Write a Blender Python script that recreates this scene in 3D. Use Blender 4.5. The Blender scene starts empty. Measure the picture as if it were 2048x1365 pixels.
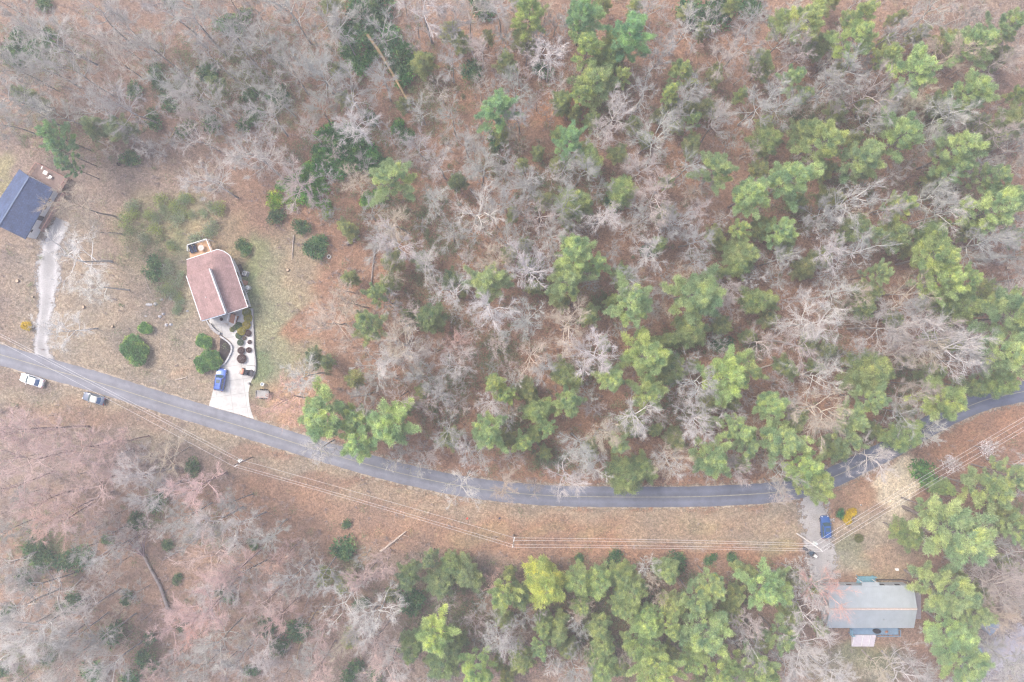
import bpy, math, random
import numpy as np
from mathutils import Vector, Matrix, noise
R = math.radians
S = bpy.context.scene
COL = S.collection

# ---------------------------------------------------------------- camera, light, exposure
H = 136.5                                  # drone height above the road, metres
cam_d = bpy.data.cameras.new('drone_camera')
cam = bpy.data.objects.new('drone_camera', cam_d)
COL.objects.link(cam)
cam.location = (0, 0, H)
cam.rotation_euler = (0, 0, 0)
cam_d.lens = 24
cam_d.sensor_width = 36
cam_d.clip_end = 4000
S.camera = cam
world = bpy.data.worlds.new('World')
S.world = world
world.use_nodes = True
SUN_EL, SUN_AZ = 52, 300                   # azimuth clockwise from +Y (north of the picture)
nt = world.node_tree
sky = nt.nodes.new('ShaderNodeTexSky')
sky.sky_type = 'NISHITA'
sky.sun_disc = False
sky.sun_elevation = R(SUN_EL)
sky.sun_rotation = R(SUN_AZ)
sky.air_density = 1.0
sky.dust_density = 5.0
sky.ozone_density = 1.0
bg = nt.nodes['Background']
nt.links.new(sky.outputs[0], bg.inputs['Color'])
bg.inputs['Strength'].default_value = 0.145
sun_d = bpy.data.lights.new('sun', 'SUN')
sun_d.energy = 1.1
sun_d.angle = R(22)
sun_d.color = (1.0, 0.96, 0.91)
sun = bpy.data.objects.new('sun', sun_d)
COL.objects.link(sun)
d = Vector((math.sin(R(SUN_AZ)) * math.cos(R(SUN_EL)), math.cos(R(SUN_AZ)) * math.cos(R(SUN_EL)), math.sin(R(SUN_EL))))
sun.rotation_euler = d.to_track_quat('Z', 'Y').to_euler()
S.view_settings.view_transform = 'Standard'
S.view_settings.look = 'None'
S.view_settings.exposure = 1.17
S.view_settings.gamma = 1
S.render.engine = 'CYCLES'
S.cycles.max_bounces = 6
S.cycles.diffuse_bounces = 4
S.cycles.transparent_max_bounces = 6
S.cycles.volume_bounces = 1
S.cycles.use_denoising = True
S.cycles.denoising_prefilter = 'NONE'
S.cycles.pixel_filter_type = 'BLACKMAN_HARRIS'
S.cycles.filter_width = 1.25

rng = random.Random(7)
nr = np.random.RandomState(7)

def lin(r, g, b):                          # sRGB bytes to linear
    f = lambda c: (c / 255 / 12.92) if c <= 10 else ((c / 255 + .055) / 1.055) ** 2.4
    return (f(r), f(g), f(b))

# ---------------------------------------------------------------- plan coordinates
def W(px, py, z=0.0):
    """ground position of a point of height z seen at plan pixel px, py"""
    k = (H - z) * 0.75 / 1024
    return ((px - 1024) * k, -(py - 682) * k)

def sm(t):
    t = max(0.0, min(1.0, t))
    return t * t * (3 - 2 * t)

ROAD = [(0, 709), (100, 738), (200, 766), (270, 788), (350, 813), (430, 837), (500, 858), (600, 889), (700, 919), (800, 946), (900, 968),
        (1000, 983), (1100, 991), (1200, 993.5), (1300, 994), (1400, 993), (1500, 988.5), (1560, 983), (1620, 971),
        (1680, 948), (1730, 923), (1780, 898), (1820, 874), (1870, 846), (1920, 820), (1980, 797), (2048, 783)]
RW = [W(*p) for p in ROAD]
a, b = RW[0], RW[1]; u = Vector(a) - Vector(b)
RW = [(a[0] + u.x * k, a[1] + u.y * k) for k in (60, 14, 6, 3, 1.5)] + RW
a, b = RW[-1], RW[-2]; u = (Vector(a) - Vector(b)).normalized() * 10
RW = RW + [(a[0] + u.x * k, a[1] + u.y * k) for k in (1, 3, 8, 20, 60)]

def smooth_line(P, step=1.0):
    """Catmull-Rom through P"""
    out = []
    n = len(P)
    for i in range(n - 1):
        p0, p1, p2, p3 = (Vector(P[max(0, i - 1)]), Vector(P[i]), Vector(P[i + 1]), Vector(P[min(n - 1, i + 2)]))
        m = max(1, int((p2 - p1).length / step))
        if m > 60: m = 60
        for k in range(m):
            t = k / m
            out.append(0.5 * ((2 * p1) + (p2 - p0) * t + (2 * p0 - 5 * p1 + 4 * p2 - p3) * t * t + (3 * p1 - p0 - 3 * p2 + p3) * t ** 3))
    out.append(Vector(P[-1]))
    return out
RL = smooth_line(RW)
RLn = np.array([(p.x, p.y) for p in RL])
FLAT = [(440, 600, 190), (30, 420, 150), (200, 600, 210), (90, 600, 200), (1740, 1080, 150), (1740, 1220, 150), (1800, 1000, 90),
        (500, 780, 120), (1985, 1300, 110)]
FLW = np.array([(*W(x, y), r * .1) for x, y, r in FLAT])

def gz(x, y):
    dr = math.sqrt(float(((RLn - (x, y)) ** 2).sum(1).min()))
    w = sm((dr - 7) / 22)
    for fx, fy, fr in FLW:
        if w <= 0: break
        w *= sm((math.hypot(x - fx, y - fy) - fr) / 14)
    if w <= 0: return 0.0
    n = noise.noise(Vector((x / 34, y / 34, 3.3))) * 2.6 + noise.noise(Vector((x / 9, y / 9, 8.1))) * .5
    return w * n

def G(px, py):
    """ground point seen at plan pixel"""
    z = 0.0
    for _ in range(4):
        x, y = W(px, py, z); z = gz(x, y)
    return x, y, z

# ---------------------------------------------------------------- haze: one even, thin volume round everything below the sky
def haze():
    me = bpy.data.meshes.new('haze'); a, z0, z1 = 1900, -6, H + 8
    me.from_pydata([(x, y, z) for z in (z0, z1) for x, y in ((-a, -a), (a, -a), (a, a), (-a, a))], [], [(3, 2, 1, 0), (4, 5, 6, 7), (0, 1, 5, 4), (1, 2, 6, 5), (2, 3, 7, 6), (3, 0, 4, 7)])
    m = bpy.data.materials.new('haze'); m.use_nodes = True; t = m.node_tree; t.nodes.remove(t.nodes['Principled BSDF'])
    v = t.nodes.new('ShaderNodeVolumePrincipled'); v.inputs['Color'].default_value = (.92, .93, 1, 1); v.inputs['Density'].default_value = HAZE; v.inputs['Anisotropy'].default_value = .2
    t.links.new(v.outputs[0], t.nodes['Material Output'].inputs['Volume']); me.materials.append(m)
    o = bpy.data.objects.new('haze', me); COL.objects.link(o); o['kind'] = 'stuff'; o['label'] = 'thin pale haze in the air'
HAZE = .00085
haze()

# ---------------------------------------------------------------- materials
def new_mat(name, rough=.8):
    m = bpy.data.materials.new(name)
    m.use_nodes = True
    n = m.node_tree.nodes
    b = n['Principled BSDF']
    b.inputs['Roughness'].default_value = rough
    b.inputs['Specular IOR Level'].default_value = .3
    return m, m.node_tree, b

def noise_node(t, scale, detail=3, coord='Object', rough=.6):
    tc = t.nodes.new('ShaderNodeTexCoord')
    n = t.nodes.new('ShaderNodeTexNoise')
    n.inputs['Scale'].default_value = scale
    n.inputs['Detail'].default_value = detail
    n.inputs['Roughness'].default_value = rough
    t.links.new(tc.outputs[coord], n.inputs['Vector'])
    return n

def ramp(t, src, stops):
    r = t.nodes.new('ShaderNodeValToRGB')
    el = r.color_ramp.elements
    while len(el) > 1: el.remove(el[0])
    el[0].position = stops[0][0]; el[0].color = (*stops[0][1], 1)
    for p, c in stops[1:]:
        e = el.new(p); e.color = (*c, 1)
    t.links.new(src, r.inputs[0])
    return r.outputs[0]

def mix(t, a, b, fac, mode='MIX'):
    m = t.nodes.new('ShaderNodeMix'); m.data_type = 'RGBA'; m.blend_type = mode
    for s, v in ((6, a), (7, b)):
        if isinstance(v, tuple): m.inputs[s].default_value = (*v, 1)
        else: t.links.new(v, m.inputs[s])
    if isinstance(fac, (int, float)): m.inputs[0].default_value = fac
    else: t.links.new(fac, m.inputs[0])
    return m.outputs[2]

def g3(v): return (v, v, v)

def mat(name, col, rough=.8, var=.2, scale=3, metal=0, spec=.3, scale2=None, bump=0, coat=0):
    m, t, b = new_mat(name, rough)
    b.inputs['Metallic'].default_value = metal
    b.inputs['Specular IOR Level'].default_value = spec
    if coat: b.inputs['Coat Weight'].default_value = coat
    n = noise_node(t, scale, 4)
    c = ramp(t, n.outputs[0], [(.3, tuple(x * (1 - var) for x in col)), (.7, tuple(min(1, x * (1 + var)) for x in col))])
    if scale2:
        n2 = noise_node(t, scale2, 3)
        c = mix(t, c, ramp(t, n2.outputs[0], [(.35, g3(.55)), (.65, g3(1.0))]), .6, 'MULTIPLY')
    t.links.new(c, b.inputs['Base Color'])
    if bump:
        bp = t.nodes.new('ShaderNodeBump'); bp.inputs['Strength'].default_value = bump; bp.inputs['Distance'].default_value = .05
        t.links.new(n.outputs[0], bp.inputs['Height']); t.links.new(bp.outputs[0], b.inputs['Normal'])
    return m

def obcol(t):
    o = t.nodes.new('ShaderNodeObjectInfo'); return o

def leaf_mat(name, cols, scale=.9, trans=.35, attr=None):
    """foliage: noise-varied colour, tinted by the object's own colour, a little translucent"""
    m = bpy.data.materials.new(name); m.use_nodes = True; t = m.node_tree
    t.nodes.remove(t.nodes['Principled BSDF']); out = t.nodes['Material Output']
    n = noise_node(t, scale, 2)
    c = ramp(t, n.outputs[0], [(.32 + .36 * i / (len(cols) - 1), k) for i, k in enumerate(cols)])
    geo = t.nodes.new('ShaderNodeNewGeometry')
    c = mix(t, c, ramp(t, geo.outputs['Random Per Island'], [(0, g3(.6)), (1, g3(1.35))]), 1, 'MULTIPLY')
    if attr:
        at = t.nodes.new('ShaderNodeAttribute'); at.attribute_name = attr
        c = mix(t, c, ramp(t, at.outputs['Fac'], [(0, (.66, .78, .85)), (.5, g3(1)), (1, (1.3, 1.22, 1.0))]), 1, 'MULTIPLY')
    oi = obcol(t)
    c = mix(t, c, oi.outputs['Color'], 1, 'MULTIPLY')
    d = t.nodes.new('ShaderNodeBsdfDiffuse'); tr = t.nodes.new('ShaderNodeBsdfTranslucent'); ms = t.nodes.new('ShaderNodeMixShader')
    t.links.new(c, d.inputs[0]); t.links.new(c, tr.inputs[0]); ms.inputs[0].default_value = trans
    t.links.new(d.outputs[0], ms.inputs[1]); t.links.new(tr.outputs[0], ms.inputs[2]); t.links.new(ms.outputs[0], out.inputs[0])
    return m

def bark_mat(name, col, var=.25):
    m, t, b = new_mat(name, .9)
    n = noise_node(t, 2.2, 4)
    c = ramp(t, n.outputs[0], [(.3, tuple(x * (1 - var) for x in col)), (.7, tuple(x * (1 + var) for x in col))])
    c = mix(t, c, obcol(t).outputs['Color'], 1, 'MULTIPLY')
    t.links.new(c, b.inputs['Base Color'])
    return m

M = {}
M['bark'] = bark_mat('trunk_bark', (.30, .285, .28))
M['twig'] = bark_mat("branch_bark", (.47, .445, .42), .2)
M['pinebark'] = bark_mat('pine_bark', (.22, .19, .18))
M['pine'] = leaf_mat('pine_needles', [(.34, .44, .30), (.46, .54, .34), (.58, .64, .42)], .55, .55, 'bough')
M['hem'] = leaf_mat('soft_needles', [(.26, .32, .20), (.34, .39, .23), (.45, .47, .29)], .7, .55, 'bough')
M['laurel'] = leaf_mat('laurel_leaves', [(.025, .07, .035), (.05, .12, .05), (.13, .20, .07)], 1.2, .25)
M['clip'] = leaf_mat('clipped_leaves', [(.5, .5, .5), (.8, .8, .8)], 3, .2)
M['under'] = leaf_mat('undergrowth_leaves', [(.14, .21, .11), (.23, .29, .15), (.32, .33, .19)], .15, .4)
M['yellow'] = leaf_mat('yellow_blossom', [(.55, .38, .03), (.75, .58, .05)], 2, .3)
M['white_bloom'] = leaf_mat('white_blossom', [(.70, .68, .70), (.85, .83, .85)], 2, .3)

# ---------------------------------------------------------------- mesh builder
def mesh_np(name, V, F, material, smooth=False):
    """V (n,3) array, F (m,k) array with constant k"""
    me = bpy.data.meshes.new(name)
    V = np.asarray(V, dtype=np.float32); F = np.asarray(F, dtype=np.int32)
    k = F.shape[1]
    me.vertices.add(len(V)); me.vertices.foreach_set('co', V.ravel())
    me.loops.add(F.size); me.loops.foreach_set('vertex_index', F.ravel())
    me.polygons.add(len(F)); me.polygons.foreach_set('loop_start', np.arange(0, F.size, k, dtype=np.int32))
    me.polygons.foreach_set('loop_total', np.full(len(F), k, dtype=np.int32))
    if smooth: me.polygons.foreach_set('use_smooth', np.ones(len(F), dtype=bool))
    me.materials.append(material)
    me.update(calc_edges=True)
    return me

class MB:
    def __init__(s): s.v = []; s.f = []
    def add(s, vs, fs):
        o = len(s.v); s.v += [tuple(v) for v in vs]; s.f += [tuple(i + o for i in f) for f in fs]; return s
    def hexa(s, b4, t4):
        return s.add(list(b4) + list(t4), [(3, 2, 1, 0), (4, 5, 6, 7), (0, 1, 5, 4), (1, 2, 6, 5), (2, 3, 7, 6), (3, 0, 4, 7)])
    def box(s, c, d, rz=0, rx=0, ry=0):
        m = Matrix.Rotation(rz, 3, 'Z') @ Matrix.Rotation(ry, 3, 'Y') @ Matrix.Rotation(rx, 3, 'X')
        q = [(-1, -1), (1, -1), (1, 1), (-1, 1)]
        f = lambda z: [Vector(c) + m @ Vector((x * d[0] / 2, y * d[1] / 2, z * d[2] / 2)) for x, y in q]
        return s.hexa(f(-1), f(1))
    def prism(s, poly, z0, z1):
        """poly of (x,y) or (x,y,z): extruded down/up between z0 and z1 (numbers or lists)"""
        n = len(poly)
        Z0 = z0 if isinstance(z0, (list, tuple)) else [z0] * n
        Z1 = z1 if isinstance(z1, (list, tuple)) else [z1] * n
        if sum(poly[i][0] * poly[(i + 1) % n][1] - poly[(i + 1) % n][0] * poly[i][1] for i in range(n)) < 0:
            poly = list(poly)[::-1]; Z0 = list(Z0)[::-1]; Z1 = list(Z1)[::-1]
        vs = [(p[0], p[1], z) for p, z in zip(poly, Z0)] + [(p[0], p[1], z) for p, z in zip(poly, Z1)]
        fs = [tuple(range(n))[::-1], tuple(range(n, 2 * n))] + [(i, (i + 1) % n, n + (i + 1) % n, n + i) for i in range(n)]
        return s.add(vs, fs)
    def bar(s, a, b, w, h=None):
        a, b = Vector(a), Vector(b); h = h or w
        d = (b - a).normalized(); up = Vector((0, 0, 1)) if abs(d.z) < .95 else Vector((1, 0, 0))
        x = d.cross(up).normalized() * w / 2; y = x.cross(d).normalized() * h / 2
        q = [-x - y, x - y, x + y, -x + y]
        return s.hexa([a + k for k in q], [b + k for k in q])
    def tube(s, P, r, n=8, cap=True):
        P = [Vector(p) for p in P]; r = r if isinstance(r, (list, tuple)) else [r] * len(P)
        rings = []
        for i, p in enumerate(P):
            d = (P[min(i + 1, len(P) - 1)] - P[max(i - 1, 0)]).normalized()
            up = Vector((0, 0, 1)) if abs(d.z) < .9 else Vector((1, 0, 0))
            x = d.cross(up).normalized(); y = x.cross(d)
            rings.append([p + (x * math.cos(2 * math.pi * k / n) + y * math.sin(2 * math.pi * k / n)) * r[i] for k in range(n)])
        vs = [v for q in rings for v in q]
        fs = [(i * n + k, i * n + (k + 1) % n, (i + 1) * n + (k + 1) % n, (i + 1) * n + k) for i in range(len(P) - 1) for k in range(n)]
        if cap: fs += [tuple(range(n))[::-1], tuple(range((len(P) - 1) * n, len(P) * n))]
        return s.add(vs, fs)
    def ring(s, c, ro, ri, z0, z1, n=24):
        vs = []
        for rr, zz in ((ro, z0), (ro, z1), (ri, z1), (ri, z0)):
            vs += [(c[0] + rr * math.cos(2 * math.pi * k / n), c[1] + rr * math.sin(2 * math.pi * k / n), zz) for k in range(n)]
        fs = [(q * n + k, q * n + (k + 1) % n, ((q + 1) % 4) * n + (k + 1) % n, ((q + 1) % 4) * n + k) for q in range(4) for k in range(n)]
        return s.add(vs, fs)
    def disc(s, c, r, z0, z1, n=20): 
        return s.tube([(c[0], c[1], z0), (c[0], c[1], z1)], r, n)
    def build(s, name, material, parent=None, bevel=0, smooth=False, loc=None):
        base = Vector(parent['base']) if parent and 'base' in parent else Vector((0, 0, 0))
        if loc: base = Vector(loc)
        me = bpy.data.meshes.new(name)
        me.from_pydata([tuple(Vector(v) - base) for v in s.v], [], s.f)
        me.materials.append(material); me.update()
        if smooth: me.polygons.foreach_set('use_smooth', [True] * len(me.polygons))
        o = bpy.data.objects.new(name, me); COL.objects.link(o)
        if parent:
            o.parent = parent
            if parent.type == 'MESH': o['base'] = parent['base'] if 'base' in parent else (0, 0, 0)
            elif 'base' in parent: o['base'] = tuple(parent['base'])
        elif loc: o.location = loc; o['base'] = tuple(loc)
        if bevel:
            bv = o.modifiers.new('bevel', 'BEVEL'); bv.width = bevel; bv.segments = 2; bv.limit_method = 'ANGLE'
        return o

def tag(o, label=None, cat=None, group=None, kind=None):
    if label: o['label'] = label
    if cat: o['category'] = cat
    if group: o['group'] = group
    if kind: o['kind'] = kind
    return o

def thing(name, label, cat, loc=(0, 0, 0), group=None, rz=0):
    """Empty at the base of a thing; parts are modelled in world coordinates and stored relative to it"""
    o = bpy.data.objects.new(name, None); COL.objects.link(o)
    o.location = loc; o.empty_display_size = .3
    if rz: o.rotation_euler = (0, 0, rz); o['base'] = (0, 0, 0)
    else: o['base'] = tuple(loc)
    return tag(o, label, cat, group)

def local(name, label, cat, loc, rz=0, group=None):
    """Empty whose parts are modelled in its own local coordinates"""
    o = bpy.data.objects.new(name, None); COL.objects.link(o)
    o.location = loc; o.rotation_euler = (0, 0, rz); o['base'] = (0.0, 0.0, 0.0)
    return tag(o, label, cat, group)
# ---------------------------------------------------------------- the ground
# colours of what covers the soil (albedo)
LIT_O = (.30, .175, .115)     # orange-brown leaf litter
LIT_P = (.245, .192, .158)     # faded pinkish grey litter
DRY = (.31, .262, .20)         # dry grass
GRASS = (.165, .215, .11)
MOSS = (.27, .25, .14)
STRAW = (.58, .50, .38)
DIRT = (.24, .15, .11)
GREY = (.36, .34, .33)
TAN = (.38, .25, .17)
COVER = [  # px, py, rx, ry, colour, strength
    (1350, 500, 900, 560, LIT_O, .80), (1500, 900, 700, 250, LIT_O, .8), (700, 900, 250, 140, LIT_O, .35), (720, 250, 250, 250, LIT_O, .35),
    (1900, 800, 250, 250, LIT_O, .7), (1400, 1250, 500, 160, LIT_O, .45), (1870, 1100, 60, 260, DIRT, .8),
    (120, 580, 110, 160, DRY, .45), (240, 700, 180, 70, DRY, .5), (330, 440, 95, 60, MOSS, .45), (290, 500, 60, 60, MOSS, .4), (400, 460, 100, 50, MOSS, .35),
    (10, 370, 22, 60, MOSS, .8), (532, 650, 50, 160, GRASS, .85), (514, 590, 30, 110, GRASS, .9), (565, 700, 75, 140, (.29, .27, .18), .7), (580, 540, 60, 90, (.30, .265, .185), .65),
    (480, 520, 50, 40, MOSS, .5), (517, 740, 22, 34, GRASS, .8), (385, 640, 50, 80, DRY, .5), (360, 560, 24, 110, GRASS, .4), (390, 760, 70, 45, DRY, .6),
    (615, 650, 42, 40, LIT_O, .95), (600, 800, 70, 50, (.42, .25, .17), .7), (250, 740, 90, 25, DRY, .6), (360, 745, 30, 10, TAN, .6),
    (200, 800, 240, 22, DRY, .8), (250, 660, 190, 130, DRY, .45), (120, 830, 120, 30, LIT_O, .35), (420, 875, 160, 22, DRY, .8), (620, 930, 120, 20, DRY, .8), (800, 985, 130, 20, DRY, .8), (980, 1020, 160, 20, DRY, .9),
    (1250, 1032, 320, 16, DRY, .9), (1100, 1075, 420, 40, LIT_O, .5), (1420, 1060, 190, 34, DRY, .75), (1560, 1050, 70, 45, DRY, .9),
    (960, 1070, 60, 22, MOSS, .35), (1090, 1062, 40, 12, MOSS, .4), (1180, 1060, 30, 12, MOSS, .4), (1390, 1050, 40, 14, GRASS, .3), (1570, 1100, 40, 14, MOSS, .6),
    (520, 1000, 160, 45, LIT_O, .4), (700, 1050, 160, 30, LIT_O, .35),
    (1740, 1090, 110, 70, DRY, .85), (1705, 1110, 34, 34, GRASS, .45), (1790, 1060, 60, 90, DRY, .5), (1700, 985, 70, 34, TAN, .6), (1760, 1150, 60, 14, MOSS, .4),
    (1800, 965, 40, 52, STRAW, 1.0), (1775, 950, 24, 24, STRAW, .8), (1800, 1015, 26, 16, STRAW, .7), (1790, 1120, 60, 35, LIT_O, .4),
    (1900, 880, 110, 30, LIT_O, .9), (1980, 840, 90, 22, LIT_O, .9), (1700, 965, 40, 12, LIT_O, .7),
    (1700, 1330, 110, 40, GRASS, .45), (1690, 1330, 80, 30, DRY, .5), (1740, 1310, 60, 30, GRASS, .4), (2010, 1330, 75, 60, GREY, .9), (1990, 1280, 60, 40, GREY, .5), (1640, 1130, 22, 50, GREY, .6),
    (1460, 970, 100, 8, LIT_O, .9), (200, 110, 330, 190, DIRT, .5), (560, 150, 300, 200, DIRT, .4), (1130, 225, 60, 40, (.40, .21, .12), .7),
    (1250, 1050, 420, 30, TAN, .35), (800, 1010, 300, 40, TAN, .3), (1803, 968, 36, 44, STRAW, 1.0), (1775, 952, 22, 22, STRAW, .9), (1800, 1012, 24, 16, STRAW, .9), (1775, 1035, 30, 20, STRAW, .5), (1690, 1130, 40, 20, (.33, .30, .24), .5), (330, 1170, 420, 210, LIT_O, .4)]

def srgb_attr(me, name, arr):
    at = me.attributes.new(name, 'FLOAT_COLOR', 'POINT')
    at.data.foreach_set('color', np.concatenate([arr, np.ones((len(arr), 1))], 1).astype(np.float32).ravel())

def ground():
    nx, ny, st = 300, 210, .8
    xs = (np.arange(nx + 1) - nx / 2) * st; ys = (np.arange(ny + 1) - ny / 2) * st
    X, Y = np.meshgrid(xs, ys); n0 = X.size
    V = np.zeros((n0, 3)); V[:, 0] = X.ravel(); V[:, 1] = Y.ravel()
    V[:, 2] = [gz(x, y) for x, y in zip(V[:, 0], V[:, 1])]
    # let the relief die out at the rim, then one wide skirt to the horizon
    rim = np.minimum(120 - np.abs(V[:, 0]), 84 - np.abs(V[:, 1])); V[:, 2] *= np.clip(rim / 8, 0, 1)
    i = np.arange(nx)[None, :] + (nx + 1) * np.arange(ny)[:, None]; i = i.ravel()
    F = np.stack([i, i + 1, i + nx + 2, i + nx + 1], 1)
    hx, hy = nx * st / 2, ny * st / 2; B = 1800
    sk = np.array([(-B, -B, 0), (B, -B, 0), (B, B, 0), (-B, B, 0)])
    c = [0, nx, (nx + 1) * (ny + 1) - 1, (nx + 1) * ny]
    V = np.concatenate([V, sk]); k = n0
    F = np.concatenate([F, [(k, k + 1, c[1], c[0]), (k + 1, k + 2, c[2], c[1]), (k + 2, k + 3, c[3], c[2]), (k + 3, k, c[0], c[3])]])
    me = mesh_np('ground', V, F, ground_mat(), True)
    px = V[:, 0] / (.75 / 1024) / (H - V[:, 2]) + 1024; py = 682 - V[:, 1] / (.75 / 1024) / (H - V[:, 2])
    px = px + 9 * np.sin(py / 17) + 5 * np.sin(py / 7 + px / 11); py = py + 9 * np.sin(px / 19)
    C = np.tile(np.array(LIT_P), (len(V), 1))
    for (cx, cy, rx, ry, col, s) in COVER:
        q = np.sqrt(((px - cx) / rx) ** 2 + ((py - cy) / ry) ** 2)
        w = np.clip((1.25 - q) / .5, 0, 1); w = (w * w * (3 - 2 * w) * s)[:, None]
        C = C * (1 - w) + np.array(col) * w
    srgb_attr(me, 'cover', C)
    o = bpy.data.objects.new('ground', me); COL.objects.link(o); tag(o, kind='structure')

def ground_mat():
    m, t, b = new_mat('leaf_litter_and_grass', .95)
    b.inputs['Specular IOR Level'].default_value = .1
    a = t.nodes.new('ShaderNodeAttribute'); a.attribute_name = 'cover'
    v = t.nodes.new('ShaderNodeTexVoronoi'); v.inputs['Scale'].default_value = 4.5
    tc = t.nodes.new('ShaderNodeTexCoord'); t.links.new(tc.outputs['Object'], v.inputs['Vector'])
    sep = t.nodes.new('ShaderNodeSeparateColor'); t.links.new(v.outputs['Color'], sep.inputs[0])
    c = mix(t, a.outputs['Color'], ramp(t, sep.outputs[0], [(0, (.66, .64, .64)), (.5, g3(.97)), (.85, g3(1.1)), (1, (1.35, 1.33, 1.35))]), 1, 'MULTIPLY')
    n1 = noise_node(t, 1.3, 5, rough=.75)
    c = mix(t, c, ramp(t, n1.outputs[0], [(.28, g3(.5)), (.5, g3(1.0)), (.72, g3(1.4))]), .8, 'MULTIPLY')
    n2 = noise_node(t, .16, 4)
    c = mix(t, c, ramp(t, n2.outputs[0], [(.3, (.78, .82, .88)), (.7, (1.2, 1.14, 1.05))]), .9, 'MULTIPLY')
    n3 = noise_node(t, .45, 4)
    c = mix(t, c, ramp(t, n3.outputs[0], [(.60, g3(0)), (.72, (.10, .13, .05))]), .4, 'ADD')
    t.links.new(c, b.inputs['Base Color'])
    bp = t.nodes.new('ShaderNodeBump'); bp.inputs['Strength'].default_value = .7; bp.inputs['Distance'].default_value = .15
    t.links.new(sep.outputs[0], bp.inputs['Height']); t.links.new(bp.outputs[0], b.inputs['Normal'])
    return m

ground()

def strip(name, line, wl, wr, z, material, rough_edge=.0, nacross=6, zfun=None, seed=1):
    """a ribbon of surface along a line; attribute 'across' runs -1..1, 'along' in metres"""
    L = [Vector((p[0], p[1])) for p in line]; V = []; A = []; D = 0
    for i, p in enumerate(L):
        d = (L[min(i + 1, len(L) - 1)] - L[max(i - 1, 0)]).normalized(); nrm = Vector((-d.y, d.x))
        if i: D += (p - L[i - 1]).length
        a = (wl(i / (len(L) - 1)) if callable(wl) else wl); c = (wr(i / (len(L) - 1)) if callable(wr) else wr)
        a += rough_edge * noise.noise(Vector((D * .7, seed, 0))) + rough_edge * .6 * noise.noise(Vector((D * 2.3, seed, 5)))
        c += rough_edge * noise.noise(Vector((D * .7, seed, 9))) + rough_edge * .6 * noise.noise(Vector((D * 2.3, seed, 15)))
        for k in range(nacross + 1):
            s = k / nacross * 2 - 1; w = a if s < 0 else c
            q = p + nrm * (-s) * w
            V.append((q.x, q.y, z)); A.append((s, D * .01, 0))
    n = nacross + 1
    F = [(i * n + k, (i + 1) * n + k, (i + 1) * n + k + 1, i * n + k + 1) for i in range(len(L) - 1) for k in range(nacross)]
    F = [f[::-1] for f in F] if True else F
    me = mesh_np(name, V, F, material)
    srgb_attr(me, 'uvw', np.array(A))
    # faces must look up
    if me.polygons[0].normal.z < 0: me.flip_normals()
    o = bpy.data.objects.new(name, me); COL.objects.link(o)
    return tag(o, kind='structure')

def surface_mat(name, col, tracks=0, rag=0, fine=6, var=.2, track_col=None, patch=None):
    m, t, b = new_mat(name, .85)
    n = noise_node(t, fine, 5, rough=.8)
    c = ramp(t, n.outputs[0], [(.3, tuple(x * (1 - var) for x in col)), (.7, tuple(x * (1 + var) for x in col))])
    n2 = noise_node(t, .35, 4)
    c = mix(t, c, ramp(t, n2.outputs[0], [(.35, g3(.8)), (.65, g3(1.12))]), .8, 'MULTIPLY')
    at = t.nodes.new('ShaderNodeAttribute'); at.attribute_name = 'uvw'
    sp = t.nodes.new('ShaderNodeSeparateColor'); t.links.new(at.outputs['Color'], sp.inputs[0])
    ab = t.nodes.new('ShaderNodeMath'); ab.operation = 'ABSOLUTE'; t.links.new(sp.outputs[0], ab.inputs[0])
    if tracks:
        tr = ramp(t, ab.outputs[0], [(0, g3(.85)), (.25, g3(.9)), (.5, g3(1 + tracks)), (.75, g3(.97)), (.95, g3(.9)), (1, g3(.8))])
        c = mix(t, c, tr, 1, 'MULTIPLY')
    if name == 'worn_asphalt':
        n7 = noise_node(t, .9, 5, rough=.75); c = mix(t, c, ramp(t, n7.outputs[0], [(.35, g3(.84)), (.5, g3(1)), (.7, g3(1.1))]), .8, 'MULTIPLY')
    if patch:
        c = mix(t, c, ramp(t, sp.outputs[1], patch), 1, 'MULTIPLY')
    t.links.new(c, b.inputs['Base Color'])
    if rag:
        n4 = noise_node(t, 1.1, 5, rough=.7)
        ad = t.nodes.new('ShaderNodeMath'); ad.operation = 'ADD'; t.links.new(ab.outputs[0], ad.inputs[0])
        mu = t.nodes.new('ShaderNodeMath'); mu.operation = 'MULTIPLY_ADD'; mu.inputs[1].default_value = rag * 4; mu.inputs[2].default_value = -rag * 2
        t.links.new(n4.outputs[0], mu.inputs[0]); t.links.new(mu.outputs[0], ad.inputs[1])
        al = ramp(t, ad.outputs[0], [(.62, g3(1)), (.95, g3(0))])
        t.links.new(al, b.inputs['Alpha'])
    return m

tot = sum((Vector(RW[i]) - Vector(RW[i - 1])).length for i in range(1, len(RW)))
M['asphalt'] = surface_mat('worn_asphalt', (.205, .21, .24), .10, 0, 5, .08,
                           patch=[(0, g3(1.1)), (.5, g3(1.05))])
# darker newer asphalt on the eastern half, driven by position
t = M['asphalt'].node_tree
tc = t.nodes.new('ShaderNodeTexCoord'); sx = t.nodes.new('ShaderNodeSeparateXYZ'); t.links.new(tc.outputs['Object'], sx.inputs[0])
mr = t.nodes.new('ShaderNodeMapRange'); mr.inputs[1].default_value = -40; mr.inputs[2].default_value = 40
t.links.new(sx.outputs[0], mr.inputs[0])
bs = t.nodes['Principled BSDF']; src = bs.inputs['Base Color'].links[0].from_socket
t.links.new(mix(t, src, ramp(t, mr.outputs[0], [(0, g3(1)), (.55, (.88, .89, .93)), (1, (.68, .72, .82))]), 1, 'MULTIPLY'), bs.inputs['Base Color'])
strip('road', [(p.x, p.y) for p in RL], 2.05, 2.05, .012, M['asphalt'], .16, 10)
M['shoulder'] = surface_mat('shoulder_gravel', (.38, .31, .235), 0, .45, 6, .25)
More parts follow.
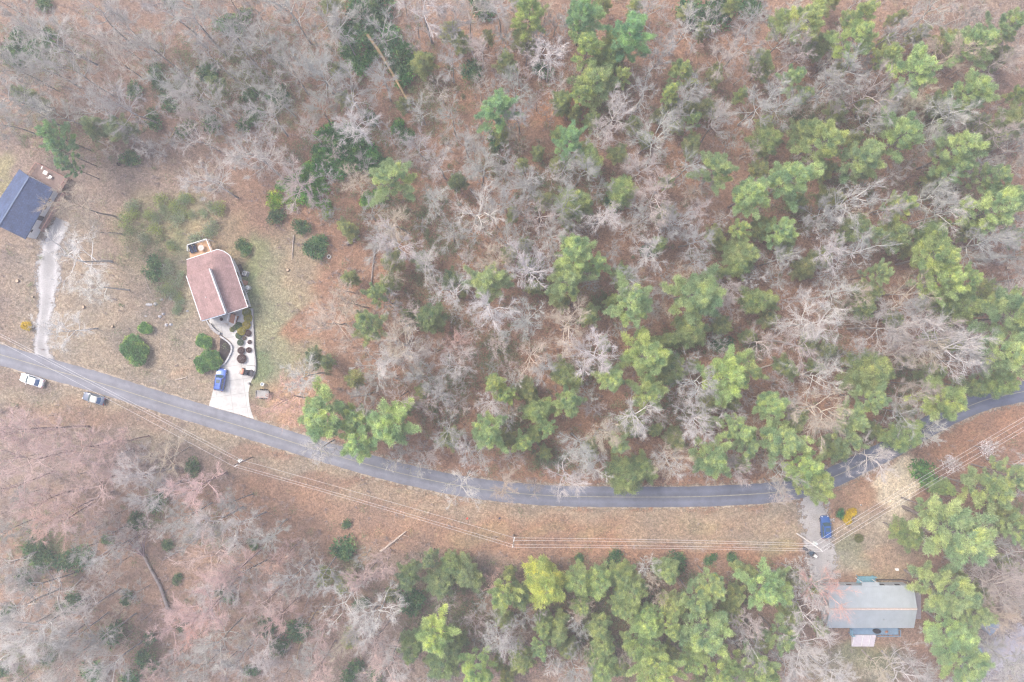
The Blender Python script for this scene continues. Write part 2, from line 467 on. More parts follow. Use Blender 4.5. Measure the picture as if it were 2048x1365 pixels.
strip('road_shoulder', [(p.x, p.y) for p in RL], 3.0, 3.0, .006, M['shoulder'], .35, 8, seed=3)
M['line'] = mat('faded_yellow_paint', (.30, .285, .22), .7, .25, 1.5)
strip('centre_line_marking', [(p.x, p.y) for p in RL], .075, .075, .020, M['line'], .01, 2)
M['gravel'] = surface_mat('pale_gravel', (.37, .36, .36), .2, .5, 5, .25)
# gravel drive on the left
gl = [W(*p) for p in [(86, 722), (82, 690), (86, 650), (92, 610), (95, 570), (97, 535), (98, 505), (106, 478), (118, 455), (125, 440)]]
wd = lambda s: 1.45 + 1.1 * math.exp(-(s / .07) ** 2) + 1.0 * math.exp(-((s - .58) / .14) ** 2) + .5 * s
strip('gravel_driveway', smooth_line(gl, .7), lambda s: wd(s) * 1.12, lambda s: wd(s) * 1.12, .008, M['gravel'], .3, 8)
M['gravel_blue'] = surface_mat('bluish_gravel', (.37, .35, .34), 0, .75, 5, .25)
gl2 = [W(*p) for p in [(1624, 985), (1626, 1010), (1630, 1040), (1634, 1075), (1640, 1105), (1645, 1135), (1648, 1160)]]
strip('gravel_parking_strip', smooth_line(gl2, .7), 3.6, 3.4, .008, M['gravel_blue'], .8, 8, seed=5)
gl3 = [W(*p) for p in [(2060, 1270), (2020, 1300), (1990, 1310), (1950, 1340), (1925, 1380), (1900, 1440)]]
strip('neighbour_driveway', smooth_line(gl3, .7), 3.6, 3.6, .008, surface_mat('purple_grey_gravel', (.38, .36, .40), 0, .5, 5, .2), .5, 8, seed=6)

def sheet(name, pts, z, material, kind='structure'):
    mb = MB(); poly = [W(*p) for p in pts]
    n = len(poly)
    if sum(poly[i][0] * poly[(i + 1) % n][1] - poly[(i + 1) % n][0] * poly[i][1] for i in range(n)) < 0: poly = poly[::-1]
    mb.add([(p[0], p[1], z) for p in poly], [tuple(range(n))])
    return tag(mb.build(name, material), kind=kind)

M['concrete'] = mat('pale_concrete', (.60, .585, .56), .8, .07, 2, scale2=.45)
t = M['concrete'].node_tree
bk = t.nodes.new('ShaderNodeTexBrick'); bk.inputs['Scale'].default_value = .35; bk.offset = 0
bk.inputs['Mortar Size'].default_value = .012; bk.inputs['Color1'].default_value = (1, 1, 1, 1); bk.inputs['Color2'].default_value = (.94, .94, .95, 1)
bk.inputs['Mortar'].default_value = (.6, .6, .6, 1); bk.inputs['Brick Width'].default_value = 1; bk.inputs['Row Height'].default_value = 1
tc = t.nodes.new('ShaderNodeTexCoord'); mp = t.nodes.new('ShaderNodeMapping'); mp.inputs['Rotation'].default_value = (0, 0, R(-8))
t.links.new(tc.outputs['Object'], mp.inputs[0]); t.links.new(mp.outputs[0], bk.inputs['Vector'])
bs = t.nodes['Principled BSDF']; src = bs.inputs['Base Color'].links[0].from_socket
t.links.new(mix(t, src, bk.outputs[0], 1, 'MULTIPLY'), bs.inputs['Base Color'])
drive = [(417.9, 811.8), (422, 797), (426.7, 779), (430, 757), (433, 739), (441, 733), (450, 726), (457, 717), (463, 706), (466, 695), (464, 687), (458, 680),
         (449, 674), (441, 668), (433, 661), (425, 652), (418, 643), (423, 632), (440, 624), (470, 617), (487, 612), (484.8, 628), (476, 640), (464, 648), (461, 656), (464, 668), (472, 677), (477, 686),
         (477, 700), (475, 716), (484, 729), (500, 730), (511, 731), (511, 742), (505, 757), (500, 768), (497, 785), (498, 803), (501, 818), (508, 838), (480, 829), (450, 821)]
sheet('concrete_driveway', drive, .026, M['concrete'])
M['white_gravel'] = mat('white_marble_chips', (.62, .60, .58), .9, .15, 9)
sheet('white_gravel_bed', [(487, 622), (484.8, 628), (476, 640), (464, 648), (461, 656), (464, 668), (472, 677), (477, 686), (477, 700), (475, 716), (484, 729), (511, 731),
                           (511, 718), (508.5, 700), (507, 684), (506.5, 655), (506, 625), (505, 617), (496, 616)], .022, M['white_gravel'])
M['mulch'] = mat('dark_mulch', (.045, .036, .036), .95, .5, 6)
sheet('mulch_bed', [(441, 675.6), (447, 679), (454, 684), (460.6, 690), (462, 699), (458, 710), (449, 724), (440, 732), (433, 737), (431, 730), (437, 716), (439, 700), (439.5, 686)], .016, M['mulch'])
M['cwall'] = mat('grey_wall_block', (.36, .35, .35), .9, .2, 4)
def curb(name, label, pts, w, h, material, cat='wall'):
    L = smooth_line([W(*p) for p in pts], .5); mb = MB()
    for i in range(len(L) - 1):
        a, b = L[i], L[i + 1]; dv = (b - a); g = dv.normalized() * .012
        mb.bar((a.x + g.x, a.y + g.y, h / 2), (b.x - g.x, b.y - g.y, h / 2), w, h)
    return tag(mb.build(name, material, loc=(L[0].x, L[0].y, 0), bevel=.015), label, cat)
curb('garden_wall', 'low curved pale block wall around the dark mulch bed', [(441, 672), (449, 677.5), (457.5, 683.5), (464, 691), (464.5, 700), (460, 711), (451, 726), (442, 734), (432, 740)], .32, .38, mat('pale_wall_block', (.45, .45, .46), .9, .2, 4))
curb('garden_wall', 'short curved dark grey block wall by the brown-roofed house patio', [(421, 648), (426, 656), (433, 663), (442, 667.5)], .55, .6, M['cwall'])
curb('garden_wall', 'short pale curved kerb on the outer side of the patio wall', [(414, 640), (419, 650), (428, 661), (438, 669)], .18, .3, mat('pale_kerb', (.5, .5, .5), .9, .1, 4))
curb('garden_wall', 'long grey retaining wall between white gravel bed and green lawn', [(506, 617), (506.5, 640), (508, 672), (508.5, 695), (511, 712), (512, 728), (511, 744), (505, 757)], .3, .45, M['cwall'])
curb('garden_edging', 'dark curved garden edging above the grey metal roof', [(1752, 1159), (1775, 1159), (1800, 1159), (1812, 1160.5), (1822, 1164.5), (1832, 1167), (1842, 1167)], .14, .3, mat('dark_edging', (.05, .045, .05), .8, .2, 4), 'edging')
# ---------------------------------------------------------------- tree prototypes (meshes shared by the copies)
def unit(v):
    return v / (np.linalg.norm(v) + 1e-9)

class Tubes:
    """many 3-sided tapering limbs in one mesh"""
    def __init__(s): s.V = []; s.F = []; s.n = 0
    def limb(s, P, r):
        P = np.array(P); k = len(P)
        d = np.gradient(P, axis=0); d /= np.linalg.norm(d, axis=1)[:, None] + 1e-9
        up = np.where(np.abs(d[:, 2:3]) < .9, [[0, 0, 1.]], [[1., 0, 0]])
        x = np.cross(d, up); x /= np.linalg.norm(x, axis=1)[:, None] + 1e-9; y = np.cross(x, d)
        m = 3 if max(r) < .07 else 5
        ang = np.arange(m) * 2 * math.pi / m + .3
        ring = P[:, None, :] + (x[:, None, :] * np.cos(ang)[None, :, None] + y[:, None, :] * np.sin(ang)[None, :, None]) * np.array(r)[:, None, None]
        s.V.append(ring.reshape(-1, 3))
        for i in range(k - 1):
            for j in range(m):
                a = s.n + i * m + j; b = s.n + i * m + (j + 1) % m
                s.F.append((a, b, b + m, a + m))
        s.n += k * m
    def mesh(s, name, material): return mesh_np(name, np.concatenate(s.V), s.F, material, True)

def path(q, p, d, L, n, wob, up):
    P = [p]; d = unit(np.array(d, float)); st = L / n
    for i in range(n):
        d = unit(d + q.normal(0, wob, 3) + np.array([0, 0, up]))
        P.append(P[-1] + d * st)
    return P

def bare_tree(seed, h, Rc, low=.42, spread=1.0, dense=1.0):
    """trunk up to the crown and a crown of three orders of limbs"""
    q = np.random.RandomState(seed)
    tr, cr = Tubes(), Tubes()
    lean = q.normal(0, .04, 2)
    T = path(q, np.array([0, 0, -.4]), (lean[0], lean[1], 1), h * .62, 7, .035, .02)
    r0 = .0115 * h + .02
    tr.limb(T, [r0 * (1.25 if i == 0 else 1 - .07 * i) for i in range(8)])
    lead = path(q, T[-1], np.array(T[-1]) - np.array(T[-2]), h * .3, 6, .13, .08)
    cr.limb(lead, [r0 * .5 * (1 - .15 * i) for i in range(7)])
    stems = [(T, r0), (lead, r0 * .5)]
    nb = int(q.randint(8, 12)); az0 = q.rand() * 6.28
    for i in range(nb):
        f = low + (1 - low) * (i + .5) / nb                 # fraction of total height
        z = f * h * .9
        P = T if z < T[-1][2] else lead
        j = min(range(len(P)), key=lambda k: abs(P[k][2] - z)); p = P[j]
        az = az0 + i * 2.4 + q.normal(0, .4)
        el = R(18 + 45 * (f - low) / (1 - low) + q.normal(0, 9))
        L = Rc * spread * (1.15 - .55 * (f - low) / (1 - low)) * q.uniform(.75, 1.2) / max(.55, math.cos(el))
        L = min(L, Rc * 1.35)
        d = (math.cos(az) * math.cos(el), math.sin(az) * math.cos(el), math.sin(el))
        r1 = r0 * .36 * (L / Rc) ** .7
        B = path(q, p, d, L, 7, .13, .06)
        rr = [r1 * (1 - .12 * k) for k in range(8)]
        cr.limb(B, rr)
        for s2 in range(int(7 * dense)):
            t = q.uniform(.2, 1); k = min(6, int(t * 7)); p2 = B[k] + (B[k + 1] - B[k]) * (t * 7 - k if t < 1 else 1)
            dd = unit(B[k + 1] - B[k]); side = q.normal(0, 1, 3); side -= dd * side.dot(dd); side = unit(side)
            L2 = L * q.uniform(.28, .55) * (1.15 - .5 * t)
            B2 = path(q, p2, dd * .75 + side * .75, L2, 4, .16, .05)
            r2 = max(.018, rr[k] * .42)
            cr.limb(B2, [r2 * 1.1, r2 * .9, r2 * .75, r2 * .6, .013])
            for s3 in range(int(14 * dense)):
                t3 = q.uniform(.15, 1); k3 = min(3, int(t3 * 4)); p3 = B2[k3] + (B2[k3 + 1] - B2[k3]) * (t3 * 4 - k3)
                dd3 = unit(B2[k3 + 1] - B2[k3]); side = unit(q.normal(0, 1, 3))
                L3 = L2 * q.uniform(.3, .6)
                B3 = path(q, p3, dd3 * .8 + side * .65, L3, 2, .14, .05)
                cr.limb(B3, [.018, .013, .007])
                for s4 in range(3):
                    p4 = B3[q.randint(0, 3)]
                    cr.limb([p4, p4 + unit(dd3 + q.normal(0, .55, 3)) * L3 * q.uniform(.4, .8)], [.011, .005])
    return tr.mesh('trunk', M['bark']), cr.mesh('crown', M['twig'])

def tufts(q, centres, dirs, n, ln, wd, flat=.6):
    """n little needle triangles at each centre"""
    C = np.repeat(np.array(centres), n, 0); D = np.repeat(np.array(dirs), n, 0); m = len(C)
    d = q.normal(0, 1, (m, 3)) * np.array([1, 1, flat]) + D * .9 + np.array([0, 0, .25]); d /= np.linalg.norm(d, axis=1)[:, None]
    side = np.cross(d, q.normal(0, 1, (m, 3)) * np.array([.5, .5, 1.4])); side /= np.linalg.norm(side, axis=1)[:, None] + 1e-9
    C = C + q.normal(0, ln * .35, (m, 3)) * np.array([1, 1, .5])
    l = ln * q.uniform(.6, 1.3, (m, 1)); w = wd * q.uniform(.7, 1.3, (m, 1))
    V = np.stack([C - side * w / 2, C + side * w / 2, C + d * l], 1).reshape(-1, 3)
    return V

def pine(seed, h, Rc, z0=.5, nb=70, kind='pine'):
    """a conifer: separate plumed boughs with gaps between them"""
    q = np.random.RandomState(seed); tr = Tubes(); P_ = kind == 'pine'
    T = path(q, np.array([0, 0, -.4]), (q.normal(0, .02), q.normal(0, .02), 1), h * .99, 10, .015, .02)
    r0 = .011 * h + .03
    tr.limb(T, [r0 * (1.1 - .1 * i) for i in range(11)])
    Vs, Cc = [], []
    sect = q.uniform(.55, 1.2, 7)
    for i in range(nb):
        f = (i + .5) / nb
        if P_: k = i // 5; az = k * .9 + (i % 5) * 2 * math.pi / 5 + q.normal(0, .25); fz = (k * 5 + 2.5) / nb + q.normal(0, .012)
        else: az = i * 2.4 + q.normal(0, .3); fz = f
        fz = min(.985, max(0, fz)); az %= 6.2831
        z = h * (z0 + (1 - z0) * fz)
        prof = (1 - fz) ** .62 * (.72 + .38 * min(1, fz / .2)) if P_ else (1 - fz) ** .5 * (.6 + .4 * min(1, fz / .3))
        L = Rc * prof * sect[int(az / 6.2832 * 7) % 7] * (q.choice([.55, .8, 1.0, 1.35]) * q.uniform(.9, 1.1) if P_ else q.uniform(.6, 1.3)) + .35
        Pt = T[min(10, max(0, int((z + .4) / (h * .099))))]
        p = np.array([Pt[0], Pt[1], z])
        el = R(8 + 34 * fz) if P_ else R(-8 + 34 * fz)
        d = np.array([math.cos(az) * math.cos(el), math.sin(az) * math.cos(el), math.sin(el)])
        B = path(q, p, d, L, 4, .08, .06 if P_ else -.01)
        tr.limb(B, [.05, .04, .03, .02, .01])
        perp = unit(np.cross(d, [0, 0, 1])); Cs, Ds = [], []
        ns = max(3, int(L * 3.4))
        for s_ in range(ns):
            t = (.42 if P_ else .25) + (.58 if P_ else .75) * (s_ + q.rand()) / ns; k = min(3, int(t * 4)); pp = B[k] + (B[min(4, k + 1)] - B[k]) * (t * 4 - k)
            for sg in ((-1, 0, 1) if t < .93 else (0,)):
                off = (1.1 - t) * min(L, 3) * .5 * q.uniform(.4, 1.15) * abs(sg)
                dd = unit(unit(B[k + 1] - B[k]) * .9 + perp * sg * .7)
                Cs.append(pp + dd * off + np.array([0, 0, .12 * off])); Ds.append(dd)
        v = tufts(q, Cs, Ds, 17 if P_ else 14, .36 if P_ else .36, .065 if P_ else .06, .6 if P_ else .8)
        Vs.append(v); Cc.append(np.full(len(v), q.rand()))
    v = tufts(q, [T[-1]] * 2, [np.array([0, 0, 1.])] * 2, 15, .4, .09); Vs.append(v); Cc.append(np.full(len(v), .8))
    V = np.concatenate(Vs); F = np.arange(len(V)).reshape(-1, 3)
    me = mesh_np('crown', V, F, M['pine' if P_ else 'hem'])
    at = me.attributes.new('bough', 'FLOAT', 'POINT'); at.data.foreach_set('value', np.concatenate(Cc).astype(np.float32))
    return tr.mesh('trunk', M['pinebark']), me

def leafball(seed, Rc, hh, n, ln, wd, material, lumps=5, hollow=.55, name='foliage', open_=.0):
    """a bush: several overlapping lumps filled with leaves"""
    q = np.random.RandomState(seed); Cs = []
    L = [(np.zeros(3) + np.array([0, 0, hh * .45]), 1.0 if lumps == 1 else .72)]
    for i in range(lumps - 1):
        a = q.rand() * 6.28; rr = q.uniform(.35, .7)
        L.append((np.array([math.cos(a) * rr * Rc, math.sin(a) * rr * Rc, hh * q.uniform(.3, .6)]), q.uniform(.35, .6)))
    w = np.array([l[1] ** 2 for l in L]); w /= w.sum()
    idx = q.choice(len(L), n, p=w)
    d = q.normal(0, 1, (n, 3)); d[:, 2] = np.abs(d[:, 2]) * 1.1 - .25; d /= np.linalg.norm(d, axis=1)[:, None]
    rad = hollow + (1 - hollow) * q.rand(n) ** .5
    C = np.array([L[i][0] for i in idx]) + d * rad[:, None] * np.array([L[i][1] for i in idx])[:, None] * np.array([Rc, Rc, hh * .55])
    C[:, 2] = np.maximum(C[:, 2], .04)
    V = tufts(q, C, d, 1, ln, wd, .8)
    if open_: 
        V = V
    return mesh_np(name, V, np.arange(len(V)).reshape(-1, 3), material)

def stems(seed, Rc, hh, n, r, material, name='stem', wood=None):
    q = np.random.RandomState(seed); t = Tubes()
    for i in range(n):
        a = q.rand() * 6.28; e = q.uniform(.2, 1)
        P = path(q, np.array([0, 0, -.1]), (math.cos(a) * e, math.sin(a) * e, 1.0), math.hypot(Rc * e, hh) * q.uniform(.7, 1), 4, .12, .0)
        t.limb(P, [r, r * .8, r * .6, r * .4, r * .2])
    return t.mesh(name, material)

BARE = [bare_tree(100 + i, 16, 4.2, [.42, .5, .36, .55, .45, .38][i % 6], [1, .9, 1.1, .85, 1.05, 1][i % 6], [1, 1.15, .9][i % 3]) for i in range(11)]
SAP = [bare_tree(300 + i, 8, 2.6, .3, 1, .8) for i in range(4)]
PINE = [pine(500 + i, 16, 4.0, [.5, .42, .55, .46, .5, .38][i], [60, 70, 55, 65, 75, 70][i]) for i in range(6)]
HEM = [pine(600 + i, 13, 3.4, [.35, .42, .3, .4][i], [75, 65, 85, 70][i], 'hem') for i in range(4)]
ROUND = (pine(700, 13, 3.6, .3, 110, 'hem'))
BUSH = [(stems(800 + i, 1, 1.2, 7, .03, M['bark']), leafball(810 + i, 1.15, 1.4, 700, .24, .12, M['laurel'], 9, .2)) for i in range(4)]
LAUR = [(stems(820 + i, 1, 1.2, 7, .03, M['bark']), leafball(830 + i, 1.0, 1.3, 950, .20, .13, M['laurel'], 7, .3)) for i in range(4)]
BIG = [(stems(840 + i, 1, 1.2, 7, .05, M['bark']), leafball(850 + i, 1.0, 1.5, 5200, .11, .075, M['laurel'], 7, .7)) for i in range(2)]
SOFT = [(stems(860 + i, 1.2, 1.6, 34, .028, M['twig']), leafball(870 + i, 1.15, 1.5, 520, .22, .07, M['hem'], 9, .1)) for i in range(4)]
CLIP = (stems(880, .6, .8, 6, .03, M['bark']), leafball(881, 1.0, 1.5, 3600, .14, .09, M['clip'], 1, .85))
YEL = (stems(890, .9, 1.0, 14, .02, M['bark']), leafball(891, 1.0, 1.3, 1700, .20, .10, M['yellow'], 5, .3))

# ---------------------------------------------------------------- plants, one by one
PLANTS = []       # (px, py, class adjective+noun, object) -> labels are written once all stand

def blocked(x, y):
    px, py = x * 10 + 1024, 682 - y * 10
    if any(a < px < c and b < py < d_ for a, b, c, d_ in ((1640, 1140, 1845, 1300), (368, 470, 512, 650), (-60, 325, 122, 490), (415, 640, 515, 840), (1605, 1000, 1668, 1130), (1925, 1235, 2005, 1380))): return True
    return float(((RLn - (x, y)) ** 2).sum(1).min()) < 2.5 ** 2
def put(name, cat, group, px, py, r, h0, R0, meshes, hc, tint, hscale=1.0, noun='', parts=('trunk', 'crown'), sz=None):
    """px,py = where the crown is seen; r = crown radius in plan pixels"""
    s = r * .1 * (1.15 if name in ('pine_tree', 'evergreen_tree') else 1.03) / R0
    s *= (H - hc * 0) / H
    z = sz if sz is not None else hscale
    for _ in range(9):
        zc = hc * z
        x, y = W(px, py, zc); g = gz(x, y); x, y = W(px, py, zc + g)
        if sz is not None or not blocked(x, y): break
        z *= .88                                 # a trunk cannot stand on a roof, deck, road or drive: a lower tree stands further out
    else:
        if sz is None: return None
    o = bpy.data.objects.new(name, None); COL.objects.link(o)
    o.location = (x, y, g); o.rotation_euler = (0, 0, rng.random() * 6.283); o.scale = (s, s, z)
    o['category'] = cat; o['group'] = group
    for k, (nm, me) in enumerate(zip(parts, meshes)):
        c = bpy.data.objects.new(nm, me); COL.objects.link(c); c.parent = o
        c.color = (*(tint if k else [v ** .5 if v < 1 else v for v in tint] if name.startswith('bare') else (1, 1, 1)), 1)
    PLANTS.append((px, py, noun, o))
    return o

def size_word(r, a, b, words=('small', 'medium', 'large')):
    return words[0] if r < a else words[1] if r < b else words[2]

def jit(c, a=.08):
    f = rng.uniform(1 - a, 1 + a)
    return tuple(v * f * rng.uniform(1 - a * .3, 1 + a * .3) for v in c)

# needled evergreens: crown centre x, y, radius. P blue-green pine, Y yellow-green, H soft olive, D dark
EV = {
'P': '''112,270,24 128,305,22 140,335,16 1165,30,38 1262,62,38 1388,243,16 1135,283,28 1435,342,34 1590,357,42 1500,388,38 1562,458,28 1587,162,25 1835,138,40
1950,90,38 2005,60,32 1935,185,42 1725,313,38 1795,280,44 1917,303,40 1900,342,26 1978,352,28 2002,388,26 1990,425,42 2030,470,22 1755,549,22 1735,465,20 2018,640,50 2005,700,48 2040,610,30
1738,799,30 1711,836,26 1688,870,28 1570,882,40 1543,808,32 1155,510,36 1192,525,24 1130,557,35 1262,613,40 1388,587,50 1223,759,30 1140,809,27 1098,853,18 1478,856,28
1496,885,26 1426,912,38 1236,890,22 738,654,30 755,590,22 980,568,35 976,857,33 647,822,46 775,846,44 707,845,26 711,888,34 990,215,33 792,357,40
1388,1198,28 1428,1171,28 1418,1258,44 1082,1290,20 1506,1336,34 1530,1177,38 1910,1057,60 1873,1023,30 1895,1190,44 1905,1258,56 1945,1228,32 1922,1330,46 1950,1075,30
1975,982,42 2025,950,30 2035,1055,28 1556,1178,28 1560,1276,28 1540,1343,18 1603,192,18''',
'Y': '''1062,25,32 1175,100,32 1245,150,16 1160,190,20 1365,150,26 1340,185,18 1644,278,38 1480,455,20 1620,45,36 1700,88,38 1722,32,30 1768,115,24 1806,408,24
1876,512,44 1882,562,38 1930,555,28 1950,612,20 1882,805,44 1287,713,42 1300,792,36 1449,754,42 1489,731,28 1044,887,20 990,765,24 1014,787,20
1337,1255,25 1310,1336,38 1445,1346,34 1011,1191,28 866,1266,40 957,1343,32 1604,925,38 1627,965,36 1603,993,18 1826,1299,26 885,975,0''',
'H': '''1230,92,28 1195,165,40 1215,120,28 1185,245,16 1180,320,28 1115,270,15 1150,400,34 1242,390,28 1025,428,15 1335,365,14 1485,502,32 1530,290,28 1523,135,25 1480,190,14 1640,85,26 1560,52,24
1870,210,20 1602,270,28 2035,238,30 2036,190,18 1700,460,28 1785,475,30 1853,472,28 1900,612,40 1860,600,20 1725,622,20 1727,740,42 1758,743,26 1573,738,22 1930,772,24 1860,742,20 1990,768,30 1809,866,34
1670,900,26 1780,908,28 1243,548,22 1225,600,14 1179,627,22 1374,657,34 1438,654,20 1519,603,32 1475,530,24 1322,489,16 1337,745,30 1135,753,30 1081,818,30 1072,868,16
1243,943,36 1290,938,26 900,562,22 848,522,20 857,636,28 630,718,18 655,722,14 916,367,18
1150,1160,30 1196,1166,32 1240,1152,28 1330,1145,28 1253,1177,34 1250,1215,26 1036,1186,28 1287,1242,34 1347,1208,26 1118,1255,28 1199,1247,26 1090,1250,22 1209,1286,24 1262,1290,24 1287,1297,36 1196,1333,36 1041,1309,28
1490,1145,26 817,1154,28 880,1158,34 906,1127,22 937,1150,34 862,1114,18 829,1293,30 883,1323,38 913,1286,24 1805,1063,28 1886,979,18 2015,1033,26 1930,715,0 60,195,22 240,262,26 190,250,22 430,170,16 1070,1150,20 1240,1330,20 1160,1210,20 1380,1320,28 1470,1190,20''',
'D': '''1228,1119,18 1160,1115,10 1354,1121,20 1420,1117,12 1466,1120,14 819,1205,28 596,1262,18 684,1171,11 721,1208,11 532,1255,15 556,1293,15 707,1346,16 748,1353,13 684,1094,18 694,1048,7
77,1080,16 67,1107,18 84,1121,18 50,1154,16 148,1121,22 216,1080,9 145,1205,15 125,1218,10 13,1228,13 253,1196,11 276,1040,14 384,935,12 222,1266,18 293,1323,16 297,1279,10 263,1357,14 448,1181,15 505,1089,8
337,1090,9 367,1255,10 313,1003,15 98,1306,16 7,1340,12 189,1343,18 502,1340,10 354,1158,8
85,8,12 100,80,14 30,85,18 20,112,16 70,98,16 310,145,11 335,205,13 320,168,11 410,145,16 455,50,16 480,42,16 492,245,14 515,232,12 270,180,12 305,240,13 370,258,13 422,250,14 260,315,13 335,3,10
720,30,24 762,12,24 782,92,20 745,62,22 800,130,18 700,92,16 562,195,15 500,190,12 740,235,12 940,140,16 850,120,12 990,280,12 1085,140,14 1440,655,0 1175,750,0
548,402,14 551,432,12 655,420,10 586,402,12 480,488,9 491,500,9 305,537,16 628,500,15 641,486,13 603,455,12 960,15,18 1390,30,26 1440,20,24 1500,10,20 1300,500,12 1560,620,0 1445,690,14 1290,945,14
1225,405,14 1560,440,0 1140,420,14 1080,100,0 1165,980,0 465,905,0 650,500,0''',
}
EVW = {'P': ('pine_tree', 'pine', 'pines in the wood', 'light green pine'), 'Y': ('pine_tree', 'pine', 'pines in the wood', 'yellow-green pine'),
       'H': ('evergreen_tree', 'evergreen tree', 'soft olive evergreens in the wood', 'soft olive evergreen')}
k = 0
for typ in 'PYH':
    for s_ in EV[typ].split():
        px, py, r = map(float, s_.split(','))
        if r == 0: continue
        k += 1
        nm, cat, grp, noun = EVW[typ]
        sw = size_word(r, 22, 34)
        hs = .55 + r / 75
        if typ == 'H':
            if py > 1120: r *= .9; tint_b = 1.12
            else: tint_b = 1.0
            me = HEM[k % 4]; hs = .45 + r / 75; hc = 13 * .62; R0 = 3.5; tint = jit((1.17, 1.24, .98) if px > 1000 else (.95, 1.05, .95), .12); tint = tuple(v * tint_b for v in tint); 
        else:
            me = PINE[k % 6]; hc = 16 * .74; R0 = 4.1
            tint = jit((1.08, 1.12, .90), .1) if typ == 'P' else jit((1.15, 1.15, .82), .1)
            if py < 340 and px < 1300 and typ == 'P': tint = tuple(v * f for v, f in zip(tint, (.72, .88, .95)))
            if px < 850 and py > 780: tint = tuple(v * 1.08 for v in tint); r *= 1.1
        put(nm, cat, grp, px, py, r, 16, R0, me, hc, tint, hs, f'{sw} {noun}')
px, py, r = 1095, 1171, 41
put('evergreen_tree', 'evergreen tree', 'soft olive evergreens in the wood', px, py, r, 13, 3.75, ROUND, 9, (1.75, 1.7, .95), 1.0, 'very round bright yellow-green dense evergreen')
_occ = [tuple(map(float, s.split(','))) for t_ in 'PYH' for s in EV[t_].split()]
nfill = 0
for _ in range(6000):
    if nfill >= 130: break
    px, py = rng.uniform(640, 2048), rng.uniform(-5, 1370)
    if px < 1000 and rng.random() < .6: continue
    ry_ = np.interp(px, [p[0] for p in ROAD], [p[1] for p in ROAD])
    if ry_ - 40 < py < (ry_ + 150 if px < 1640 else 5000 if px < 1860 else 1000): continue
    if any(c_[2] and (c_[0] - px) ** 2 + (c_[1] - py) ** 2 < (c_[2] * .75 + 12) ** 2 for c_ in _occ): continue
    r = rng.uniform(13, 24); _occ.append((px, py, r)); nfill += 1; k += 1
    put('evergreen_tree', 'evergreen tree', 'soft olive evergreens in the wood', px, py, r, 16, 3.5, HEM[k % 4], 13 * .62, jit((1.15, 1.15, .92), .12), .4 + r / 90, size_word(r, 17, 60, ('little', 'small', 'small')) + ' dull green evergreen')
for s_ in EV['D'].split():
    px, py, r = map(float, s_.split(','))
    if r == 0: continue
    k += 1; r *= 1.3 if py < 1100 or px < 800 else .95
    yl = (px, py) in ((548, 402), (586, 402), (655, 420))
    me = BUSH[k % 4]
    put('evergreen_shrub', 'shrub', 'dark evergreen shrubs', px, py, r, 1, 1.0, me, .7, jit((2.0, 1.7, 1.8), .15) if not yl else (4.5, 3.2, 1.2), noun=size_word(r, 12, 17) + (' yellow-green shrub' if yl else ' dark evergreen shrub'), parts=('stem', 'foliage'), sz=r * .1 * .75)
# laurel thicket: clumps one can tell apart
LA = '''655,270,20 680,280,20 705,290,22 730,300,18 668,305,20 695,318,20 722,322,16 745,315,12 650,330,18 672,340,16 628,352,16 610,365,17 590,370,14 603,388,15 622,385,14 640,375,14 578,362,10 640,300,12
735,395,13 755,392,11 700,335,12 770,330,12 795,255,12 810,270,12 805,150,16 825,130,15 790,170,0 628,402,10 648,408,9 562,205,10 540,190,10 700,262,14 742,340,12 616,345,14 598,358,12 560,372,9 680,325,14 655,290,14 765,345,12 720,130,16 700,110,14 740,105,14 780,60,14 760,40,14 690,60,12 810,100,12'''
for s_ in LA.split():
    px, py, r = map(float, s_.split(','))
    if r == 0: continue
    k += 1; r *= 1.35
    put('laurel_bush', 'bush', 'laurel bushes of the dark thicket', px, py, r, 1, 1.0, LAUR[k % 4], .8, jit((1.6, 1.9, 1.3) if py < 345 else (2.6, 2.7, 1.4), .2), noun=size_word(r, 12, 17) + ' glossy laurel bush', parts=('stem', 'foliage'), sz=r * .1 * .8)
# garden bushes of the left yard
for px, py, r, lab, t_, hh in [
    (267, 700, 30, 'largest round clipped green bush alone in the left yard', (3.1, 2.5, 2.0), 1.8),
    (287, 657, 14, 'small bright green bush just above the largest round bush', (4.0, 3.1, 2.2), .9),
    (407, 683, 17, 'rounded green bush above the larger one, left of the mulch bed', (3.4, 2.7, 2.1), 1.1),
    (407, 727, 22, 'wide green bush left of the blue car, nearer the road', (3.3, 2.6, 2.1), 1.5),
    (427, 720, 18, 'green bush touching the mulch bed just behind the blue car', (3.1, 2.5, 2.0), 1.3)]:
    o = put('green_bush', 'bush', 'clipped green bushes in the left yard', px, py, r, 1, 1.0, BIG[k % 2], .9, t_, noun='', parts=('stem', 'foliage'), sz=hh); k += 1
    o['label'] = lab; PLANTS.pop()
BR, YG, DG = (.24, .15, .14), (.62, .56, .12), (.14, .24, .11)
